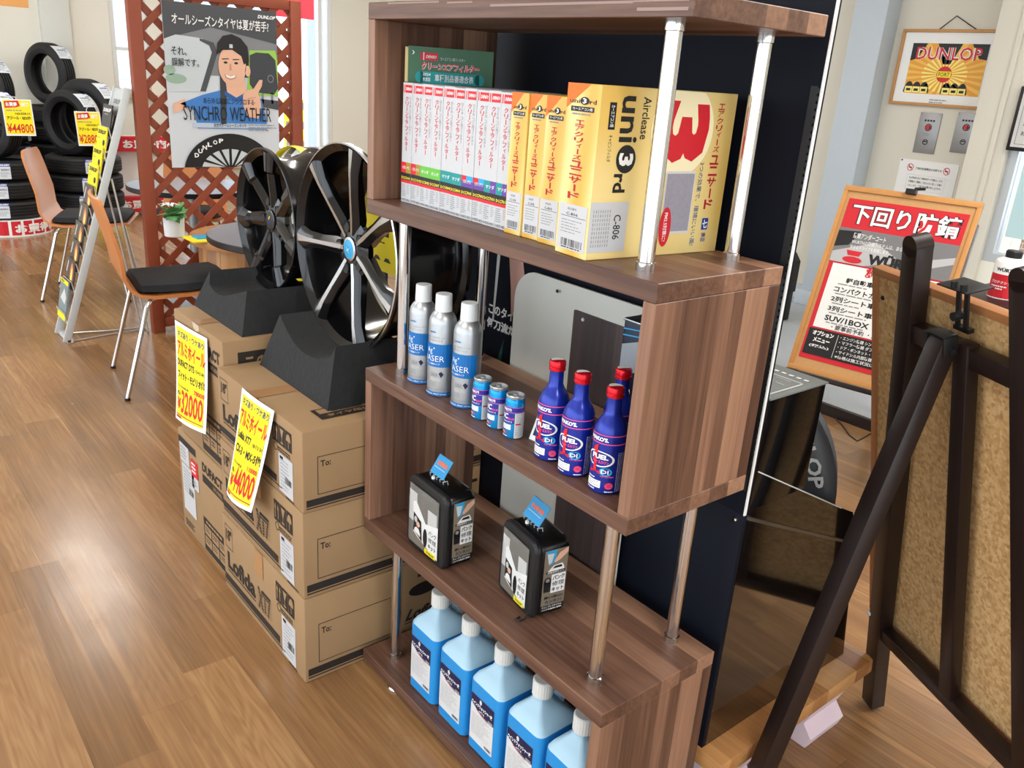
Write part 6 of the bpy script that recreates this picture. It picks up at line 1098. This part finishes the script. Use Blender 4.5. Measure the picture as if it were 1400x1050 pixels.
leg('crossbar', 0.06, 0.262, 0.51, 0.262, 0.032, 0.03, 0.002, False); leg('crossbar', 0.145, 1.045, 0.42, 1.045, 0.036, 0.03, 0.002, False)
leg('centre_post', 0.297, 0.275, 0.291, 1.07, 0.036, 0.026, -0.004, False)
foot = V((0.872, 0.39, 0.0)); top = E(0.268, 1.075, -0.03)
b = MB(); b.beam(foot + V((0, 0, 0.016)), top, 0.042, 0.034, m_dkw, NS, 0.002); b.build('back_leg', t)
b = MB(); hp = E(0.268, 1.08, -0.022); b.obox(hp - dS * 0.024 + eS * 0.006, dS * 0.048, eS * 0.004, NS * -0.03, m_black, 0.001)
for s in (-0.025, 0.0225): b.obox(hp + dS * s - eS * 0.03, dS * 0.0025, eS * 0.036, NS * -0.028, m_black, 0.001)
b.tube([hp - dS * 0.032 - eS * 0.018 - NS * 0.014, hp + dS * 0.032 - eS * 0.018 - NS * 0.014], 0.005, m_kuro, 10); b.build('hinge', t)
b = MB(); c0 = E(0.283, 1.09, -0.012); b.obox(c0 - dS * 0.014, dS * 0.01, eS * 0.075, NS * 0.004, m_black); b.obox(c0 + dS * 0.006, dS * 0.01, eS * 0.075, NS * 0.004, m_black); b.obox(c0 - dS * 0.018, dS * 0.038, eS * 0.008, NS * 0.012, m_black)
b.obox(c0 - dS * 0.05 + eS * 0.075 - NS * 0.012, dS * 0.075, NS * 0.055, eS * 0.003, m_black, 0.001)
for s in (-0.012, 0.012): b.tube([c0 + dS * s + eS * 0.078 - NS * 0.006, c0 + dS * s + eS * 0.09 - NS * 0.006], 0.006, m_kuro, 10)
b.tube([c0 + eS * 0.03 - NS * 0.016, c0 + eS * 0.03], 0.008, m_kuro, 12); b.build('top_clamp', t)
b = MB(); b.obox(E(0.02, 0.235, 0.018), dS * 0.5, eS * 0.022, NS * 0.075, m_dkw, 0.002); b.build('ledge', t)
b = MB(); b.lathe([(0, 0.004), (0.005, 0.004), (0.006, 0)], m_lgrey, E(0.035, 0.30, -0.018), -NS, 12); b.build('leg_bolt', t)
sL, sR, hB, hT = -0.03, 0.575, 0.2575, 1.126
t = thing('cork_board', 'large cork board in thin wooden frame, its back to us, on the dark easel', 'board', E(0.27, hB, 0.04))
b = MB(); b.obox(E(sL + 0.01, hB + 0.004, 0.03), dS * (sR - sL - 0.02), eS * (hT - hB - 0.012), NS * 0.012, m_cork); b.build('cork_panel', t)
fm = mat('cork_frame_oak', (176, 118, 72), 0.5, var=0.12, vscale=30); fd = mat('cork_frame_dark', (110, 58, 34), 0.5)
for nm, a in (('x', (sL, hT - 0.014, sR - sL, 0.016)), ('y', (sL, hB + 0.008, 0.016, hT - hB - 0.022)), ('z', (sR - 0.016, hB + 0.008, 0.016, hT - hB - 0.022)), ('w', (sL, hB, sR - sL, 0.008))):
    b = MB(); b.obox(E(a[0], a[1], 0.0245), dS * a[2], eS * a[3], NS * 0.024, fd if nm == 'w' else fm, 0.001); b.build('frame_rail', t)
for u, v in ((sL + 0.03, hT - 0.06), (sR - 0.03, hT - 0.06)):
    b = MB(); b.lathe([(0, 0.003), (0.004, 0.003), (0.005, 0)], m_kuro, E(u, v, 0.03), -NS, 10); b.build('screw', t)
# ------------------------------------------------------------------ rust-proofing menu board on its own easel
TL, TR_ = V((-0.394, 2.545, 1.085)), V((0.138, 2.641, 1.085)); wd = (TR_ - TL); wn = wd.normalized(); nB = V((wn.y, -wn.x, 0)); ln = math.radians(20)
dn = nB * math.sin(ln) + V((0, 0, -math.cos(ln))); HB = 0.81; nF = (dn.cross(wn)).normalized()
if nF.dot(nB) < 0: nF = -nF
t = thing('menu_board', 'wood-framed menu board with red rust-proofing price poster, leaning on an easel', 'board', TL + wd / 2 + dn * HB)
b = MB(); b.obox(TL, wd, dn * HB, nF * -0.01, mat('board_cork_fine', (196, 150, 98), 0.7, var=0.1, vscale=60)); b.build('board_panel', t)
for o_, a_, c_ in ((TL, wd, dn * 0.022), (TL + dn * (HB - 0.022), wd, dn * 0.022), (TL + dn * 0.022, wn * 0.018, dn * (HB - 0.044)), (TL + wd - wn * 0.018 + dn * 0.022, wn * 0.018, dn * (HB - 0.044))):
    b = MB(); b.obox(o_ - nF * 0.01, a_, c_, nF * 0.018, mat('menu_frame_oak', (198, 140, 78), 0.5, var=0.08), 0.001); b.build('frame_rail', t)
b = MB(); c_ = TL + wd * 0.5; b.obox(c_ - wn * 0.02 - dn * 0.012, wn * 0.04, dn * 0.02, nF * 0.03, m_kuro, 0.001); b.tube([c_ + nF * 0.02 + wn * 0.01 - dn * 0.015, c_ + nF * 0.02 + wn * 0.05 - dn * 0.02], 0.006, m_kuro, 8); b.build('top_clip', t)
po = TL + wn * 0.032 + dn * 0.052 + nF * 0.0005; pu, pv = wd - wn * 0.066, dn * (HB - 0.11)
b = MB(); b.obox(po, pu, pv, nF * 0.001, m_red); ps = b.build('poster_sheet', t)
q = Print(po + nF * 0.001, pu, pv, base=0.0008, step=0.0007)
gp1, gp2 = mat('poster_metal_grey', (120, 120, 122), 0.35), mat('poster_metal_light', (184, 184, 186), 0.35)
q.text(m_kuro, '下回り防錆', 0.05, 0.02, 0.97, 0.155, 0.05, 1).text(m_white, '下回り防錆', 0.06, 0.025, 0.96, 0.15, 0.022, 2)
q.rect(gp1, 0, 0.18, 1, 0.39, 1).poly(gp2, [(0, 0.33), (0.35, 0.24), (0.6, 0.33), (0.3, 0.39), (0, 0.39)], 2).poly(m_kuro, [(0, 0.2), (0.2, 0.19), (0.12, 0.28), (0, 0.3)], 2).poly(gp2, [(0.6, 0.33), (1, 0.25), (1, 0.29), (0.7, 0.37)], 2)
q.text(m_white, '防錆アンダーコート', 0.14, 0.2, 0.42, 0.235, 0.01, 3).text(m_white, 'WURTHの防錆システムは、あなたの愛車を守り、', 0.14, 0.242, 0.8, 0.268, 0.005, 3).text(m_white, '安全なドライブを実現します。', 0.14, 0.275, 0.48, 0.3, 0.005, 3)
q.poly(m_red, [(0.12, 0.31), (0.26, 0.31), (0.24, 0.34), (0.14, 0.34)], 3).ell(m_red, 0.19, 0.365, 0.085, 0.02, 3).text(m_kuro, 'WÜRTH', 0.32, 0.3, 0.78, 0.375, 0.06, 3)
q.rect(m_white, 0.04, 0.4, 0.96, 0.8, 1).text(m_red, '施工料金', 0.34, 0.395, 0.72, 0.455, 0.1, 3).rect(m_lgrey, 0.56, 0.48, 0.565, 0.78, 2)
for k, (s, x1, pr) in enumerate((('軽自動車', 0.46, '¥27,500'), ('コンパクトカー', 0.56, '¥33,000'), ('2列シート車', 0.53, '¥38,500'), ('3列シート車', 0.53, '¥42,900'), ('SUV/1BOX', 0.53, '¥49,500'))):
    y = 0.475 + 0.06 * k; q.text(m_kuro, s, 0.12 + (0.08 if k == 0 else 0), y, x1 - 0.02, y + 0.034, 0.03, 2).lines(m_grey, 0.14, y + 0.041, 0.5, y + 0.05, 1, 0.7, 2, k).text(m_red, pr, 0.62, y + 0.004, 0.94, y + 0.045, 0.03, 2)
q.text(m_kuro, '・要事前予約 ・施工時間 2日〜', 0.2, 0.765, 0.9, 0.795, 0.015, 2)
q.rect(m_kuro, 0.02, 0.81, 0.98, 0.97, 2).text(m_white, 'オプション', 0.06, 0.82, 0.25, 0.85, 0.05, 3).text(m_white, 'メニュー', 0.08, 0.86, 0.23, 0.89, 0.05, 3).text(m_white, '(税込)', 0.06, 0.905, 0.24, 0.925, 0.02, 3).rect(m_white, 0.285, 0.82, 0.288, 0.96, 3)
for k, s in enumerate(('・エンジン防錆 シングル施し', '・マフラー防錆 ダブル施し', '・ドア・ボンネット・トランク内部防錆', '・サイドシル内部防錆', '※価格は施工状況により変動有ります')): q.text(m_white, s, 0.31, 0.82 + 0.029 * k, (0.7, 0.7, 0.85, 0.62, 0.96)[k], 0.842 + 0.029 * k, 0.01, 3)
q.build('poster_printing', ps)
t = thing('easel', 'dark easel carrying the red menu board, mostly hidden behind it', 'easel', (TL + wd / 2 + dn * HB).to_2d().to_3d())
for f_ in (0.03, 0.97):
    b = MB(); p_ = TL + wd * f_ - nF * 0.03; b0_ = p_ + dn * ((p_.z - 0.0) / -dn.z - 0.008); b.beam(b0_, p_ - dn * -0.08, 0.035, 0.03, m_dkw, nF, 0.002); b.build('front_leg', t)
b = MB(); p_ = TL + wd * 0.5 + dn * 0.1 - nF * 0.05; b.beam((p_ - nB * 0.25).to_2d().to_3d() + V((0, 0, 0.01)), p_, 0.035, 0.03, m_dkw, nF, 0.002); b.build('back_leg', t)
b = MB(); b.obox(TL + dn * (HB + 0.002) - nF * 0.028 - wn * 0.0, wd, dn * 0.02, nF * 0.05, m_dkw, 0.002); b.build('ledge', t)
# ------------------------------------------------------------------ paint cans on a small table behind the cork board
def on_ray(u, v, z): return Zp(u, v, z)
zt_ = 0.80; m_can = mat('can_white_red', (226, 226, 224), 0.35)
p0 = RM.T @ np.array([(1357 - 700) / F, (400 - 525) / F, 1.0]); c1_ = V(CC + p0 * 2.75); zt_ = c1_.z - 0.02
t = thing('side_table', 'small dark side table behind the cork board carrying the undercoat cans', 'table', (c1_.x + 0.08, c1_.y + 0.12, 0))
b = MB(); b.box((c1_.x - 0.12, c1_.y - 0.08, zt_ - 0.025), (c1_.x + 0.4, c1_.y + 0.3, zt_), m_dkw, 0.003); b.build('tabletop', t)
gz = 0.0505 if c1_.y > 2.9 else 0.0005
for a in (-0.1, 0.36):
    for c_ in (-0.06, 0.26): b = MB(); b.box((c1_.x + a, c1_.y + c_, 0.0005), (c1_.x + a + 0.025, c1_.y + c_ + 0.025, zt_ - 0.025), m_dkw); b.build('leg', t)
def paint_can(label, x, y):
    t = thing('undercoat_can', label, 'can', (x, y, zt_), group='white and red undercoat cans', local=True); r = 0.048
    b = MB(); b.lathe([(0, 0.0005), (r, 0.0005), (r + 0.001, 0.003), (r, 0.006), (r, 0.118), (r - 0.004, 0.124), (0.03, 0.132), (0.028, 0.133), (0, 0.133)], m_can, n=36); b.build('can_body', t)
    b = MB(); b.lathe([(0.024, 0.132), (0.025, 0.152), (0.021, 0.156), (0, 0.157)], m_kuro, n=28); b.build('cap', t)
    q = Print((0, 0, 0), (1, 0, 0), (0, -1, 0), cyl_map(r, math.radians(-62), math.radians(170), 0.118, 0.116)); q.rect(m_red, 0, 0.32, 0.72, 1, 0).rect(m_grey, 0.72, 0, 1.1, 1, 0).text(m_kuro, 'WÜRTH', 0.16, 0.12, 0.6, 0.24, 0.04, 1).poly(m_red, [(0.76, 0.12), (0.9, 0.12), (0.88, 0.26), (0.78, 0.26)], 1).text(m_white, 'プロテクション', 0.1, 0.5, 0.62, 0.58, 0.02, 1).lines(m_white, 0.12, 0.64, 0.5, 0.78, 2, 0.5, 1, 4); q.build('label', t); return t
pc = paint_can('white and red undercoat can showing left of the right easel leg', c1_.x + 0.012, c1_.y + 0.06)
dup(pc, (c1_.x + 0.085, c1_.y + 0.135, zt_), 0.0, 'white and red undercoat can cut off by the right easel leg')
# ------------------------------------------------------------------ small things on the right
p0, p1, p2 = Zp(1152, 582, 0.003), Zp(1172, 603, 0.003), Zp(1196, 590, 0.003)
b = MB(); b.tube([p0 + (p0 - p1) * 0.8, p0, p0.lerp(p1, 0.6) + V((0, -0.012, 0)), p1, p1.lerp(p2, 0.5) + V((0, -0.01, 0)), p2, p2 + (p2 - p1) * 1.2], 0.003, m_kuro, 6); o = b.build('floor_cable', loc=p1); tag(o, 'thin black cable curling on the wooden floor before the entrance step', 'cable')
A, Bq = Yp(1093, 347, 3.9), Yp(1079, 398, 3.9)
b = MB(); b.loft([[V((A.x - 0.28, y, Bq.z)), V((A.x, y, Bq.z)), V((A.x, y, A.z - 0.05)), V((A.x - 0.04, y, A.z)), V((A.x - 0.28, y, A.z))] for y in (3.88, 3.93)], m_black); b.box((A.x - 0.26, 3.86, 0.051), (A.x - 0.02, 3.95, Bq.z), m_black, 0.01)
o = b.build('black_stand', loc=(A.x - 0.14, 3.9, 0.05)); tag(o, 'black rounded stand on the grey floor beyond the black display', 'stand')
